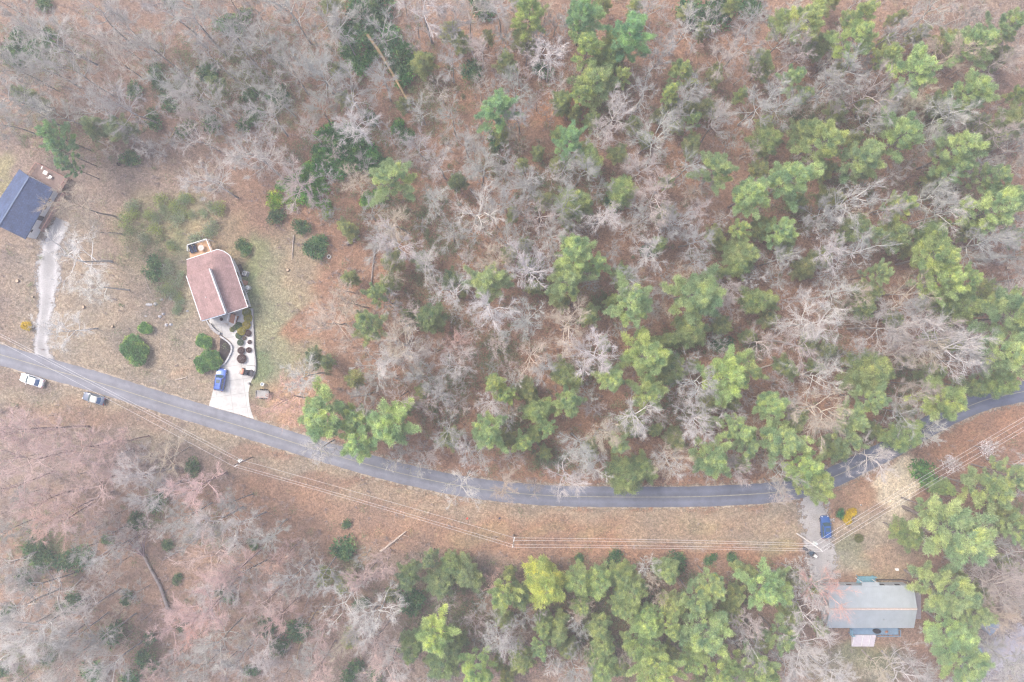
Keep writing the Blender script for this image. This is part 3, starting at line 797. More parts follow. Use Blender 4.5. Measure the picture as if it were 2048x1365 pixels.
for px, py, r, lab, t_ in [
    (484, 717.5, 8.4, 'largest round brown clipped shrub, nearest the parked buggy', BR), (482.8, 701, 6.5, 'round brown clipped shrub just above the largest one in white gravel', BR),
    (498, 700, 5, 'small brown clipped shrub beside the grey wall, lower of two', BR), (499.3, 684, 3.8, 'tiniest brown clipped shrub in the white gravel by the wall', BR),
    (481.5, 685, 6, 'round grey-green clipped shrub between brown shrub and dark green one', (.17, .26, .17)), (496.4, 666.4, 6, 'round brown clipped shrub right of the yellow-green shrubs', BR),
    (489, 676.4, 3.6, 'small pale grey-brown clipped shrub amid the gravel bed', (.3, .24, .19)), (478.3, 671, 6.3, 'dark green clipped shrub on the bend of the front walk', DG),
    (484, 662, 8, 'largest yellow-green clipped shrub in the front bed', YG), (493.6, 650, 7.4, 'yellow clipped shrub between two other yellow ones in the bed', (.68, .58, .12)),
    (496.8, 636, 8, 'yellow clipped shrub, second down from the house corner', (.6, .56, .12)), (494, 625, 8, 'yellow-green clipped shrub touching the house corner', (.42, .46, .12)),
    (478, 652, 7, 'loose dark green shrub at the top bend of the walk', DG), (464.6, 659, 4.6, 'low green shrub at the tip of the bed by the walk', (.3, .38, .14)), (470, 655, 4.5, 'low grey-green shrub left of the loose dark one', (.3, .36, .2)),
    (1717, 1076, 8, 'small oval olive shrub alone on the lawn by the parked navy car', (.26, .28, .12))]:
    o = put('clipped_shrub', 'shrub', 'clipped shrubs in gravel beds', px, py, r, 1, 1.0, CLIP, .5, t_, noun='', parts=('stem', 'foliage'), sz=r * .1 * .8)
    o['label'] = lab; PLANTS.pop()
for px, py, r, lab in [(51, 651, 11, 'bright yellow flowering shrub beside the pale gravel driveway'), (1705, 1024, 11, 'bright yellow flowering shrub, upper of the pair by the navy car'), (1695, 1040, 11, 'yellow flowering shrub, lower of the pair under the power lines')]:
    o = put('forsythia_bush', 'flowering shrub', 'yellow flowering shrubs', px, py, r, 1, 1.0, YEL, .6, (1, 1, 1), noun='', parts=('stem', 'foliage'), sz=r * .1 * .8); o['label'] = lab; PLANTS.pop()
o = put('green_bush', 'bush', 'small yard bushes', 1680, 1028, 9, 1, 1, BUSH[1], .6, (1.3, 1.9, 1.8), parts=('stem', 'foliage'), sz=.7); o['label'] = 'small dark green bush left of the yellow flowering pair'; PLANTS.pop()
o = put('green_bush', 'bush', 'small yard bushes', 1870, 953, 26, 1, 1, BUSH[2], 2, (2.4, 2.1, 1.6), parts=('stem', 'foliage'), sz=2.2); o['label'] = 'broad glossy green bush under the power lines right of the straw patch'; PLANTS.pop()

# brushy grey-green shrublets of the scrub round the sun deck
for i_ in range(46):
    if i_ < 32: a_, b_ = rng.random() * 6.283, rng.random() ** .5; px, py = 345 + 105 * b_ * math.cos(a_), 440 + 52 * b_ * math.sin(a_)
    else: px, py = rng.uniform(325, 362), rng.uniform(520, 630)
    r = rng.uniform(7, 15); k += 1
    put('scrub_bush', 'scrub', 'brushy scrub left of and behind the brown-roofed house', px, py, r, 1, 1.0, SOFT[k % 4], .6, jit(rng.choice(((1.4, 1.35, 1.2), (1.6, 1.45, 1.4), (1.8, 1.6, .85))), .12), noun=size_word(r, 9, 12) + ' brushy grey-green scrub bush', parts=('stem', 'foliage'), sz=r * .1 * .8)
# leafless trees: g grey, w near white, p pinkish, t tan, r reddish, d dull
BT = '''120,80,45,g 60,45,38,g 200,40,42,g 262,62,34,g 305,98,36,g 160,150,40,g 92,135,36,g 232,120,32,p 395,52,52,g 345,22,38,g 203,222,42,g 258,210,42,g 355,188,38,g 20,190,38,g 60,225,34,g 110,222,32,g 40,140,32,g 18,245,34,g
450,48,38,g 430,122,36,g 480,95,34,g 400,195,40,g 445,222,34,g 490,160,30,g 500,300,32,g 470,285,24,g
530,90,34,g 590,38,42,g 560,110,30,g 660,40,40,g 690,72,34,g 640,150,42,g 585,150,34,g 540,240,36,g 525,328,46,w 760,58,34,g 850,30,55,w 762,165,38,g 700,190,38,g 725,265,45,w 650,120,28,g 620,262,30,p 640,225,28,g 840,220,30,g 842,295,36,g 900,42,38,g 935,32,36,p 960,95,36,p 900,130,30,g 885,190,28,p 1000,30,38,g 905,245,30,g 930,290,32,g
960,345,40,g 880,332,36,g 740,430,28,g 800,450,40,t 945,425,46,w 862,412,38,g 1010,340,32,g 1005,405,30,g 710,362,30,t 560,330,28,p
1100,118,46,w 1150,150,22,p 1297,30,36,g 1360,62,36,w 1310,120,30,g 1385,102,20,r 1420,60,28,g 1440,120,36,p 1480,95,34,g 1500,30,30,g 1290,190,34,g 1385,188,36,g 1228,225,38,w 1215,268,34,p 1300,272,46,g 1350,232,32,g 1410,212,28,p 1430,255,32,g 1512,215,40,g 1030,185,34,g 1040,240,32,g 1130,330,30,g
1162,345,36,g 1270,342,38,p 1370,335,32,g 1400,372,28,g 1120,412,38,g 1082,425,34,p 1198,432,40,w 1045,370,38,g 1302,402,44,p 1350,440,36,g 1280,445,30,g 1395,430,30,p 1200,378,26,g
1560,85,34,g 1585,112,32,p 1785,62,32,g 1870,20,40,g 1830,65,28,g 1895,105,40,t 1680,150,40,g 1632,182,38,g 1720,185,42,p 1765,198,38,g 1805,215,34,t 1735,240,36,g 1872,245,46,w 1850,275,34,g 2020,110,36,p 1985,135,34,p 2020,330,30,p 1560,210,36,g 1600,322,28,p 1690,395,44,w 1770,415,34,g 1852,392,38,g 1880,432,42,w 1700,430,28,t 2000,265,34,p 1950,262,32,p 2030,300,30,g 1640,425,34,g
1555,520,32,g 1645,512,40,w 1705,510,44,g 1660,592,40,w 1608,650,52,w 1570,600,28,g 1590,680,46,p 1710,588,30,t 1795,585,38,t 1790,625,38,g 1758,655,52,p 1872,680,60,w 1915,700,44,g 1845,645,40,p 1940,725,34,g 1828,712,40,t 1625,755,44,w 1625,832,56,t 1800,792,38,p 1805,825,34,g 1835,770,30,p 1962,492,46,g 1995,480,38,g 2025,505,40,g 1985,580,28,g 2035,560,34,w 1780,705,34,p 1550,560,28,g
1740,920,40,w 1842,862,32,w 1560,935,36,g 1562,975,30,p
1058,532,46,w 1040,470,28,g 1110,470,32,g 1150,455,28,g 1297,512,44,w 1382,480,34,g 1390,520,32,g 1258,562,36,g 1365,545,26,t 1440,560,28,p 1452,592,32,p 1042,640,42,g 1130,652,46,t 1178,692,52,w 1062,702,40,t 1085,742,36,g 1248,655,20,g 1380,722,28,g 1390,775,42,g 1422,690,22,g 1465,817,26,w 1152,882,42,g 1212,872,38,t 1272,832,46,w 1382,850,46,w 1340,905,36,t 1440,815,22,p 1175,785,22,g 1012,765,26,w 1520,690,32,p 1330,430,26,g 1500,555,26,g 1250,460,28,p
760,490,36,g 792,492,42,w 782,540,28,t 715,610,34,t 690,580,30,t 660,645,50,t 780,602,28,g 800,682,46,t 812,715,50,w 772,722,40,g 850,540,38,w 900,470,32,g 912,588,36,w 985,515,34,t 1010,480,30,g 992,620,55,w 900,690,28,r 922,705,32,p 905,735,32,w 850,762,36,g 800,790,32,p 882,795,36,g 982,812,32,w 728,792,30,g 622,752,40,w 582,805,42,r 640,895,36,w 800,912,24,w 842,900,28,p 900,870,34,g 930,905,30,w 965,900,30,g 870,700,30,p 950,660,28,p 820,620,28,p 960,550,22,g
150,508,50,w 200,572,36,w 132,655,36,w 165,412,42,t 188,452,32,t 430,372,42,w 405,345,30,t 335,395,0,g
40,872,46,p 102,868,44,p 62,922,52,p 155,898,46,p 200,915,40,p 245,885,30,p 20,968,44,p 92,1002,40,p 112,1035,40,r 155,1010,44,p 195,960,42,p 292,958,46,w 308,985,36,g 402,968,44,p 368,990,26,g 330,910,34,t 440,1042,42,w 400,1062,38,g 378,1030,34,g 492,1052,38,w 540,1065,32,g 430,1122,44,p 482,1132,40,p 420,1200,52,p 402,1238,32,r 442,1188,34,w 502,1150,38,g 562,1118,28,r 585,1098,24,p 592,1152,36,g 540,1192,36,p 650,1142,34,g 702,1192,38,w 735,1155,36,p 765,1128,28,p 760,1222,42,w 735,1252,34,g
655,1250,28,p 640,1332,42,p 622,1300,30,g 702,1272,28,t 762,1282,36,p 792,1302,38,w 782,1342,38,p 530,1312,38,w 482,1302,36,g 440,1282,40,w 400,1340,36,g 342,1250,36,p 170,1222,44,w 152,1268,38,g 82,1250,62,w 38,1222,44,w 58,1305,48,w 25,1275,40,g 112,1340,44,w 222,1335,42,w 12,1130,34,w 32,1160,32,w 82,1182,40,g 20,1055,34,g 990,1255,32,w 1012,1275,30,w 945,1235,26,p 885,1200,26,p 992,1152,20,r 470,1010,30,g 565,1232,30,p 250,930,30,p 150,960,0,p 320,1350,28,p 355,1310,26,g
1290,1132,24,w 1320,1180,20,t 1172,1212,24,t 1080,1222,15,w 1022,1288,28,w 1110,1312,24,w 1075,1325,15,r 1160,1292,20,g 1252,1312,20,p 1485,1235,34,p 1500,1285,32,g 1455,1300,26,t 1142,1342,34,g 1480,1330,20,p
1650,1178,44,r 1620,1168,36,w 1612,1215,42,w 1585,1145,28,w 1600,1292,52,w 1572,1335,34,g 1650,1342,42,w 1800,1332,44,w 1782,1290,36,p 1840,1345,34,g 1752,1325,38,t 1962,1150,44,p 1998,1152,42,p 1925,1120,0,t 2005,1092,38,g 2012,1200,42,p 1985,1222,38,t 2032,1210,28,w 1990,1292,40,g 2032,1275,30,p 2042,935,32,w 1995,1040,26,p 1128,952,42,w 1071,972,20,p 1004,968,32,t 932,962,36,w 842,927,26,g 1182,925,32,w 1337,920,30,w 1472,942,30,p 1840,1065,24,w'''
TC = {'g': (.93, .95, .95), 'w': (1.2, 1.19, 1.19), 'p': (1.05, .96, .93), 't': (1.12, 1.0, .84), 'r': (1.3, .92, .82)}
TN = {'g': 'grey bare tree', 'w': 'whitish bare tree', 'p': 'pinkish bare tree', 't': 'tan-twigged bare tree', 'r': 'reddish budding tree'}
for s_ in BT.split():
    a_ = s_.split(','); px, py, r = map(float, a_[:3]); c_ = a_[3]
    r *= 1.12 if (px < 800 and py > 830) or (px < 720 and py < 330) else 1.05
    if r == 0: continue
    k += 1
    tc_ = TC[c_] if not (c_ == 'p' and py > 830 and px < 800) else (1.25, .99, .96)
    if px < 300 and 380 < py < 700 and c_ == 'w': tc_ = (1.6, 1.6, 1.62)
    if r <= 31:
        hs = .75 + r / 80
        put('bare_sapling', 'young tree', 'young leafless trees', px, py, r, 8, 2.75, SAP[k % 4], 5.0, jit(tc_, .08), hs, 'young ' + TN[c_])
    else:
        hs = .45 + r / 85
        put('bare_tree', 'leafless tree', 'leafless hardwood trees', px, py, r, 16, 4.5, BARE[k % 11], 10.8, jit(tc_, .08), hs, size_word(r, 35, 43, ('slim', 'spreading', 'wide')) + ' ' + TN[c_])
nbt = sum(1 for p in PLANTS if 'spreading' in p[2] or 'slim' in p[2] or 'wide' in p[2]); nsp = sum(1 for p in PLANTS if p[2].startswith('young'))
def wood_at(px, py):
    if py > np.interp(px, [p[0] for p in ROAD], [p[1] for p in ROAD]):
        if 1640 < px < 1860: return False
        return py > np.interp(px, [0, 200, 400, 480, 700, 1000, 1560, 1620, 1700, 1860, 1900, 2048], [830, 880, 930, 990, 1090, 1130, 1140, 1230, 1360, 1060, 990, 920])
    return py < np.interp(px, [0, 150, 330, 480, 560, 640, 700, 760, 2048], [270, 290, 320, 360, 400, 500, 840, 2000, 2000]) and py < np.interp(px, [p[0] for p in ROAD], [p[1] for p in ROAD]) - 45
OCC = [(p[0], p[1], 30 if 'bare' in p[2] else 24) for p in PLANTS if 'shrub' not in p[2] and 'laurel' not in p[2]]
tries = 0
while (nbt < 297 or nsp < 290) and tries < 40000:
    tries += 1
    px, py = rng.uniform(-10, 2058), rng.uniform(-10, 1375)
    if not wood_at(px, py): continue
    big = nbt < 297 and (px < 1000 or nsp >= 290)
    gap = 34 if big else 27
    if any((px - a) ** 2 + (py - b) ** 2 < gap * gap for a, b, c in OCC): continue
    if 700 < px < 850 and 30 < py < 250 and abs((py - 70) - (px - 735) * 1.72) < 75: continue
    OCC.append((px, py, 24)); k += 1
    c_ = rng.choice('ggwggp' if py < 500 and px < 1000 else 'pppgtw' if px < 800 and py > 800 else 'gptwgp')
    if big:
        r = rng.uniform(31, 44); nbt += 1
        put('bare_tree', 'leafless tree', 'leafless hardwood trees', px, py, r, 16, 4.5, BARE[k % 11], 10.8, jit(TC[c_], .08), .45 + r / 85, size_word(r, 35, 43, ('slim', 'spreading', 'wide')) + ' ' + TN[c_])
    else:
        r = rng.uniform(19, 29); nsp += 1
        put('bare_sapling', 'young tree', 'young leafless trees', px, py, r, 8, 2.75, SAP[k % 4], 5.0, jit(TC[c_], .08), .75 + r / 80, 'young ' + TN[c_])
print('bare', nbt, 'young', nsp)
# two small white-blossomed trees under the lines
for px, py, r, lab in [(1895, 925, 18, 'white blossoming small tree under the power lines, nearer the straw patch'), (1970, 897, 20, 'white blossoming small tree under the power lines, nearer the right edge')]:
    sap = SAP[0]
    bl = leafball(955 + int(px), 2.5, 5, 420, .30, .18, M['white_bloom'], 8, .2, 'blossom')
    o = put('blossoming_tree', 'flowering tree', 'white blossoming trees', px, py, r, 8, 2.7, (sap[0], sap[1], bl), 4.5, (1.1, 1.05, 1.05), .7, parts=('trunk', 'crown', 'blossom')); o['label'] = lab; PLANTS.pop()
    bl.transform(Matrix.Translation((0, 0, 2.6)))
# ---------------------------------------------------------------- stuff nobody could count
def inwood(px, py):
    """roughly 0..1: is this pixel on the forest floor"""
    x, y = W(px, py); dr = math.sqrt(float(((RLn - (x, y)) ** 2).sum(1).min()))
    if dr < 3.2: return 0
    rx = min(range(len(ROAD)), key=lambda i: abs(ROAD[i][0] - px)); ry = ROAD[rx][1]
    if py > ry:                                      # below the road
        lim = np.interp(px, [0, 200, 400, 480, 700, 1000, 1560, 1620, 1700, 1830, 1860, 1900, 2048], [800, 850, 905, 960, 1060, 1110, 1120, 1180, 1360, 1360, 1040, 950, 900])
    # the metal-roofed house stands in a clearing
        if 1650 < px < 1850 and py > 930: return .15 if py > 1290 else 0
        return 1 if py > lim else .12
    lim = np.interp(px, [0, 150, 330, 480, 560, 640, 700, 2048], [300, 330, 370, 400, 470, 560, 2000, 2000])
    if py < lim: return 1
    return .12

def scatter_sticks():
    q = np.random.RandomState(5); t = Tubes(); n = 0
    while n < 5200:
        px, py = q.uniform(-20, 2068), q.uniform(-20, 1385)
        if q.rand() > inwood(px, py): continue
        x, y, z = G(px, py); a = q.rand() * math.pi; L = q.uniform(.5, 2.6) * (2.2 if q.rand() < .06 else 1); r = q.uniform(.012, .03) * (1.6 if L > 3 else 1)
        d = np.array([math.cos(a), math.sin(a), 0]); p = np.array([x, y, z + r + .03])
        b = d + np.array([-d[1], d[0], 0]) * q.normal(0, .25)
        t.limb([p - d * L / 2, p, p + b * L / 2 + np.array([0, 0, .05])], [r, r * .8, r * .4]); n += 1
    me = t.mesh('fallen_twigs', M['stick'])
    tag_o = bpy.data.objects.new('fallen_twigs', me); COL.objects.link(tag_o)
    tag(tag_o, 'pale fallen twigs and sticks strewn over the leaf litter', 'twigs', kind='stuff')
M['stick'] = mat('weathered_twigs', (.42, .37, .34), .9, .35, .6)
M['brush'] = mat('brush_twigs', (.40, .33, .31), .9, .3, .25)
scatter_sticks()

def brush():
    q = np.random.RandomState(9); V = []; n = 0
    while n < 6000:
        px, py = q.uniform(-20, 2068), q.uniform(-20, 1385)
        w = inwood(px, py)
        if q.rand() > w * (.35 + .9 * max(0, noise.noise(Vector((px / 90, py / 90, 2))) + .35)): continue
        x, y, z = G(px, py); s = q.uniform(.5, 1.5); m = 14
        a = q.rand(m) * 6.28; e = q.uniform(.1, .95, m)
        tip = np.stack([np.cos(a) * e * s, np.sin(a) * e * s, (1.25 - .6 * e) * s], 1) + [x, y, z]
        b = np.array([x, y, z]) + q.normal(0, .12 * s, (m, 3)) * [1, 1, 0]
        sd = np.stack([-np.sin(a), np.cos(a), np.zeros(m)], 1) * .022
        V.append(np.stack([b - sd, b + sd, tip], 1).reshape(-1, 3))
        mid = b + (tip - b) * .5; t2 = mid + (tip - b) * .4 + q.normal(0, .22 * s, (m, 3))
        V.append(np.stack([mid - sd * .8, mid + sd * .8, t2], 1).reshape(-1, 3)); n += 1
    V = np.concatenate(V); me = mesh_np('dry_brush', V, np.arange(len(V)).reshape(-1, 3), M['brush'])
    o = bpy.data.objects.new('dry_brush', me); COL.objects.link(o)
    tag(o, 'dry leafless brush covering the forest floor', 'brush', kind='stuff')
brush()

GREENPATCH = [(720, 80, 110, 90), (500, 150, 80, 120), (380, 170, 110, 80), (100, 110, 110, 60), (120, 270, 120, 40), (720, 300, 140, 70), (560, 200, 80, 60), (860, 200, 70, 80), (1000, 300, 60, 60), (800, 420, 120, 60),
    (340, 440, 90, 50), (900, 480, 80, 60), (1120, 380, 120, 60), (1200, 200, 80, 60), (1400, 190, 80, 60), (1600, 240, 100, 60), (1780, 240, 120, 60), (1900, 380, 90, 60), (1700, 360, 60, 40), (1600, 430, 60, 40), (1450, 500, 60, 60),
    (1200, 600, 60, 40), (1100, 560, 60, 60), (1000, 700, 80, 60), (860, 620, 70, 50), (1180, 740, 60, 40), (1350, 690, 60, 40), (1360, 820, 70, 60), (1250, 840, 60, 40), (1500, 690, 50, 40), (1700, 620, 60, 40), (1650, 700, 60, 40), (1820, 760, 70, 50), (1720, 880, 80, 40),
    (900, 760, 70, 50), (1040, 860, 80, 60), (1100, 920, 80, 30), (880, 820, 60, 40), (90, 1090, 70, 70), (150, 1120, 40, 30), (60, 1300, 80, 50), (230, 1270, 60, 30), (300, 1310, 40, 40), (320, 1030, 30, 40), (440, 1060, 30, 30), (700, 1130, 50, 30),
    (900, 1230, 90, 120), (1200, 1220, 200, 110), (1400, 1230, 120, 90), (1500, 1150, 60, 40), (2000, 1030, 60, 80), (1780, 1310, 60, 30), (620, 730, 40, 30), (850, 560, 60, 30), (260, 480, 50, 50), (330, 560, 30, 50)]
def green_under():
    q = np.random.RandomState(12); V = []; n = 0
    wts = np.array([a[2] * a[3] for a in GREENPATCH], float); wts /= wts.sum()
    while n < 7500:
        c = GREENPATCH[q.choice(len(wts), p=wts)] if q.rand() < .86 else None
        px, py = (q.normal(c[0], c[2] * .5), q.normal(c[1], c[3] * .5)) if c else (q.uniform(0, 2048), q.uniform(0, 1365))
        if not (-20 < px < 2068 and -20 < py < 1385) or q.rand() > inwood(px, py) + (.5 if (px < 360 and 400 < py < 620) else 0): continue
        x, y, z = G(px, py); s = q.uniform(.6, 1.8); m = 46
        C = q.normal(0, .38 * s, (m, 3)) * [1, 1, .6] + [x, y, z + .55 * s]; C[:, 2] = np.maximum(C[:, 2], z + .05)
        V.append(tufts(q, C, np.zeros((m, 3)), 1, .24, .11, .6)); n += 1
    V = np.concatenate(V); me = mesh_np('low_undergrowth', V, np.arange(len(V)).reshape(-1, 3), M['under'])
    o = bpy.data.objects.new('low_undergrowth', me); COL.objects.link(o)
    tag(o, 'dull green low undergrowth on the forest floor', 'undergrowth', kind='stuff')
green_under()

def grass_tufts():
    """dry and green tussocks on verge, yard and clearing"""
    q = np.random.RandomState(15); V = []; n = 0
    while n < 7000:
        if q.rand() < .4: px = q.uniform(0, 2048); py = np.interp(px, [p[0] for p in ROAD], [p[1] for p in ROAD]) + q.uniform(25, 100)
        else: px, py = q.uniform(0, 620), q.uniform(380, 820)
        if q.rand() < inwood(px, py) * .8: continue
        x, y = W(px, py)
        dr = math.sqrt(float(((RLn - (x, y)) ** 2).sum(1).min()))
        if dr < 2.5 or (410 < px < 515 and 470 < py < 840) or (370 < px < 500 and 470 < py < 650) or (px < 115 and 330 < py < 485): continue
        if 78 < px < 130 and 440 < py < 730: continue
        m = 8; z = gz(x, y); a = q.rand(m) * 6.28; s = q.uniform(.06, .17)
        b = np.array([x, y, z]) + q.normal(0, .16, (m, 3)) * [1, 1, 0]
        tip = b + np.stack([np.cos(a) * s, np.sin(a) * s, np.full(m, s * 1.2)], 1); sd = np.stack([-np.sin(a), np.cos(a), np.zeros(m)], 1) * .02
        V.append(np.stack([b - sd, b + sd, tip], 1).reshape(-1, 3)); n += 1
    V = np.concatenate(V); me = mesh_np('grass_tufts', V, np.arange(len(V)).reshape(-1, 3), M['grass'])
    o = bpy.data.objects.new('grass_tufts', me); COL.objects.link(o)
    tag(o, 'short dry and green grass tufts on the yard and verge', 'grass', kind='stuff')
M['grass'] = leaf_mat('grass_blades', [(.19, .20, .10), (.31, .26, .17), (.38, .29, .20)], .12, .2)
grass_tufts()

# ---------------------------------------------------------------- logs
M['log_gold'] = mat('peeled_golden_wood', (.36, .26, .14), .85, .45, 1.1)
M['log_grey'] = mat('weathered_log', (.30, .26, .25), .9, .3, 1.5)
M['log_pale'] = mat('pale_log', (.50, .42, .36), .9, .2, 1.5)
def log(pts, r, material, lab, branch=0, lift=0):
    P = []
    for i_, (px, py) in enumerate(pts):
        x, y, z = G(px, py)
        if lift: z = z + lift * (1 - i_ / (len(pts) - 1)); x, y = W(px, py, z)
        P.append(Vector((x, y, z + r + .05)))
    base = (P[0].x, P[0].y, gz(P[0].x, P[0].y))
    o = thing('fallen_log', lab, 'log', base, 'fallen logs in the woods')
    mb = MB(); n = len(P)
    Q = [P[0]]
    for i in range(1, n):
        for s in (.33, .66, 1):
            q_ = P[i - 1].lerp(P[i], s); Q.append(q_ + Vector((rng.uniform(-1, 1), rng.uniform(-1, 1), 0)) * r * (.35 if s < 1 else 0))
    mb.tube(Q, [r * (1 - .55 * i / (len(Q) - 1)) * rng.uniform(.88, 1.1) for i in range(len(Q))], 8); mb.build('trunk', material, o, smooth=False)
    for i in range(max(2, branch)):
        t_ = rng.uniform(.35, .95) * (len(Q) - 1); a_ = Q[int(t_)]; b_ = Q[min(len(Q) - 1, int(t_) + 1)]; dv = (b_ - a_).normalized() if (b_ - a_).length > 0 else Vector((1, 0, 0))
        sd = Vector((-dv.y, dv.x, 0)) * rng.choice((-1, 1)); L = rng.uniform(.5, 1.6)
        e = a_ + (dv * .7 + sd).normalized() * L + Vector((0, 0, .25)); MB().tube([a_, a_.lerp(e, .5) + Vector((0, 0, .1)), e], [r * .3, r * .2, .015], 5).build('branch', material, o)
    return o
log([(735, 70), (775, 130), (830, 225), (842, 253)], .30, M['log_gold'], 'long golden fallen trunk lying through the dark shrubs near the top', 9, 4.2)
log([(754, 468), (748, 520), (743, 568)], .20, M['log_grey'], 'straight grey fallen log standing out vertically left of centre', 3)
log([(694, 488), (708, 479), (721, 471)], .38, M['log_grey'], 'short thick grey log beside the round dark evergreen shrub')
log([(357, 253), (345, 272), (334, 290)], .2, M['log_gold'], 'thin brown log slanting above the left clearing')
log([(1283, 327), (1308, 328), (1333, 329)], .16, M['log_pale'], 'thin pale horizontal log on orange leaves, upper middle')
log([(1412, 71), (1425, 77), (1438, 84)], .2, M['log_pale'], 'short tan log near the top edge between bare trees')
log([(1203, 723), (1226, 719), (1250, 716)], .18, M['log_pale'], 'pale log pointing at the large yellow-green pine')
log([(1275, 677), (1287, 666), (1297, 657)], .14, M['log_gold'], 'small broken golden log in the middle of the wood')
log([(1302, 668), (1308, 666), (1314, 662)], .12, M['log_gold'], 'shortest golden log fragment beside the small broken one')
log([(1516, 738), (1536, 731), (1558, 724)], .2, M['log_pale'], 'pale log on orange leaves between two pines, right of centre')
log([(761, 1102), (788, 1082), (812, 1062)], .24, M['log_pale'], 'thick pale log slanting at the edge of the lower wood', 3)
log([(645, 1214), (643, 1221), (628, 1225), (612, 1258), (600, 1290), (592, 1328)], .2, M['log_gold'], 'curved golden fallen trunk in the lower wood')
log([(630, 1165), (616, 1200), (603, 1234)], .1, M['log_grey'], 'thin fallen stem just above the curved golden trunk')
log([(614, 1164), (628, 1164)], .12, M['log_pale'], 'tiny pale log end above the thin fallen stem')
log([(240, 1085), (200, 1112), (165, 1142)], .14, M['log_grey'], 'long thin dark fallen stem in the lower left wood', 3)
log([(365, 1095), (340, 1112), (325, 1121)], .13, M['log_grey'], 'dark fallen stem right of the uprooted tree')
log([(168, 1152), (150, 1172), (140, 1187)], .16, M['log_grey'], 'short dark log left of the small round shrub, lower left')
log([(226, 1215), (240, 1226), (215, 1240)], .1, M['log_grey'], 'crooked dark stick log in the lower left wood')
log([(306, 1220), (290, 1236), (281, 1240)], .1, M['log_grey'], 'short dark stick log below the uprooted tree')
log([(352, 759), (364, 757), (375, 753)], .12, M['log_pale'], 'pale stick lying on the verge left of the blue car', 2)
log([(895, 398), (880, 420), (868, 440)], .15, M['log_grey'], 'slanting grey log above the middle clearing')
log([(940, 378), (975, 425), (995, 455)], .13, M['log_grey'], 'long thin grey log right of the slanting one')
log([(1213, 1203), (1205, 1214), (1201, 1222)], .16, M['log_gold'], 'short orange log among the dense lower evergreens')
log([(588, 470), (586, 500), (584, 520)], .13, M['log_pale'], 'thin pale log below the yellow-green shrubs', 2)
log([(940, 95), (985, 200), (1000, 240)], .14, M['log_grey'], 'thin grey stem lying left of the upright pine, top centre')
# the uprooted tree of the lower left wood: trunk and fan of limbs lying on the ground
def uprooted():
    x, y, z = G(337, 1212); o = thing('uprooted_tree', 'uprooted fallen tree with its leafless crown fanned over the ground', 'fallen tree', (x, y, z))
    P = [Vector(G(*p)) + Vector((0, 0, .45)) for p in [(337, 1212), (322, 1170), (305, 1140), (291, 1112)]]
    MB().tube(P, [.32, .29, .25, .22], 8).build('trunk', M['log_grey'], o)
    q = np.random.RandomState(4); t = Tubes(); p0 = np.array(P[-1])
    for i, (ex, ey) in enumerate([(214, 1045), (222, 1062), (236, 1040), (252, 1046), (262, 1050), (275, 1040), (288, 1030), (295, 1045), (230, 1078), (270, 1062)]):
        e = np.array(G(ex, ey)) + [0, 0, 1.2]; v = e - p0; L = np.linalg.norm(v)
        B = path(q, p0, v, L, 6, .07, .0); t.limb(B, [.13, .11, .09, .07, .05, .03, .015])
        for j in range(9):
            k3 = q.randint(1, 6); b2 = path(q, B[k3], unit(v) + q.normal(0, .3, 3), L * q.uniform(.2, .45), 3, .1, 0); t.limb(b2, [.035, .025, .018, .01])
            for j2 in range(3): t.limb(path(q, b2[q.randint(1, 3)], unit(v) + q.normal(0, .45, 3), L * .16, 2, .1, 0), [.015, .01, .006])
    me = t.mesh('crown', M['uproot']); me.transform(Matrix.Translation(-Vector((x, y, z))))
    c = bpy.data.objects.new('crown', me); COL.objects.link(c); c.parent = o
    mb = MB(); c0 = P[0]
    for i in range(12):
        a = i / 12 * 6.28; mb.tube([c0, c0 + Vector((math.cos(a) * .5, -.3, math.sin(a) * .4 + .1)), c0 + Vector((math.cos(a) * 1.0, -.5, math.sin(a) * .7 + .2))], [.16, .1, .03], 6)
    mb.build('root_plate', M['log_grey'], o)
M['uproot'] = mat('purplish_dead_wood', (.24, .18, .19), .9, .2, 1)
uprooted()

# ---------------------------------------------------------------- rocks, stumps, rings
M['rock'] = mat('pale_rock', (.46, .45, .46), .9, .3, 3, bump=.4)
def rock(px, py, rx, ry, h, lab, rz=0):
    q = np.random.RandomState(int(px * 7 + py)); x, y, z = G(px, py); vs = []
    n, m = 9, 4
    for j in range(m):
        t = j / (m - 1); rr = math.cos(t * 1.35)
        for i in range(n):
            a = i / n * 6.283; f = rr * q.uniform(.78, 1.12); vx, vy = math.cos(a) * rx * f * .1, math.sin(a) * ry * f * .1
            vs.append((x + vx * math.cos(rz) - vy * math.sin(rz), y + vx * math.sin(rz) + vy * math.cos(rz), z - .05 + h * math.sin(t * 1.5) * q.uniform(.85, 1.1)))
    fs = [(j * n + i, j * n + (i + 1) % n, (j + 1) * n + (i + 1) % n, (j + 1) * n + i) for j in range(m - 1) for i in range(n)] + [tuple(range((m - 1) * n, m * n))]
    return tag(MB().add(vs, fs).build('rock', M['rock'], loc=(x, y, z)), lab, 'rock', 'pale rocks left of the brown-roofed house')
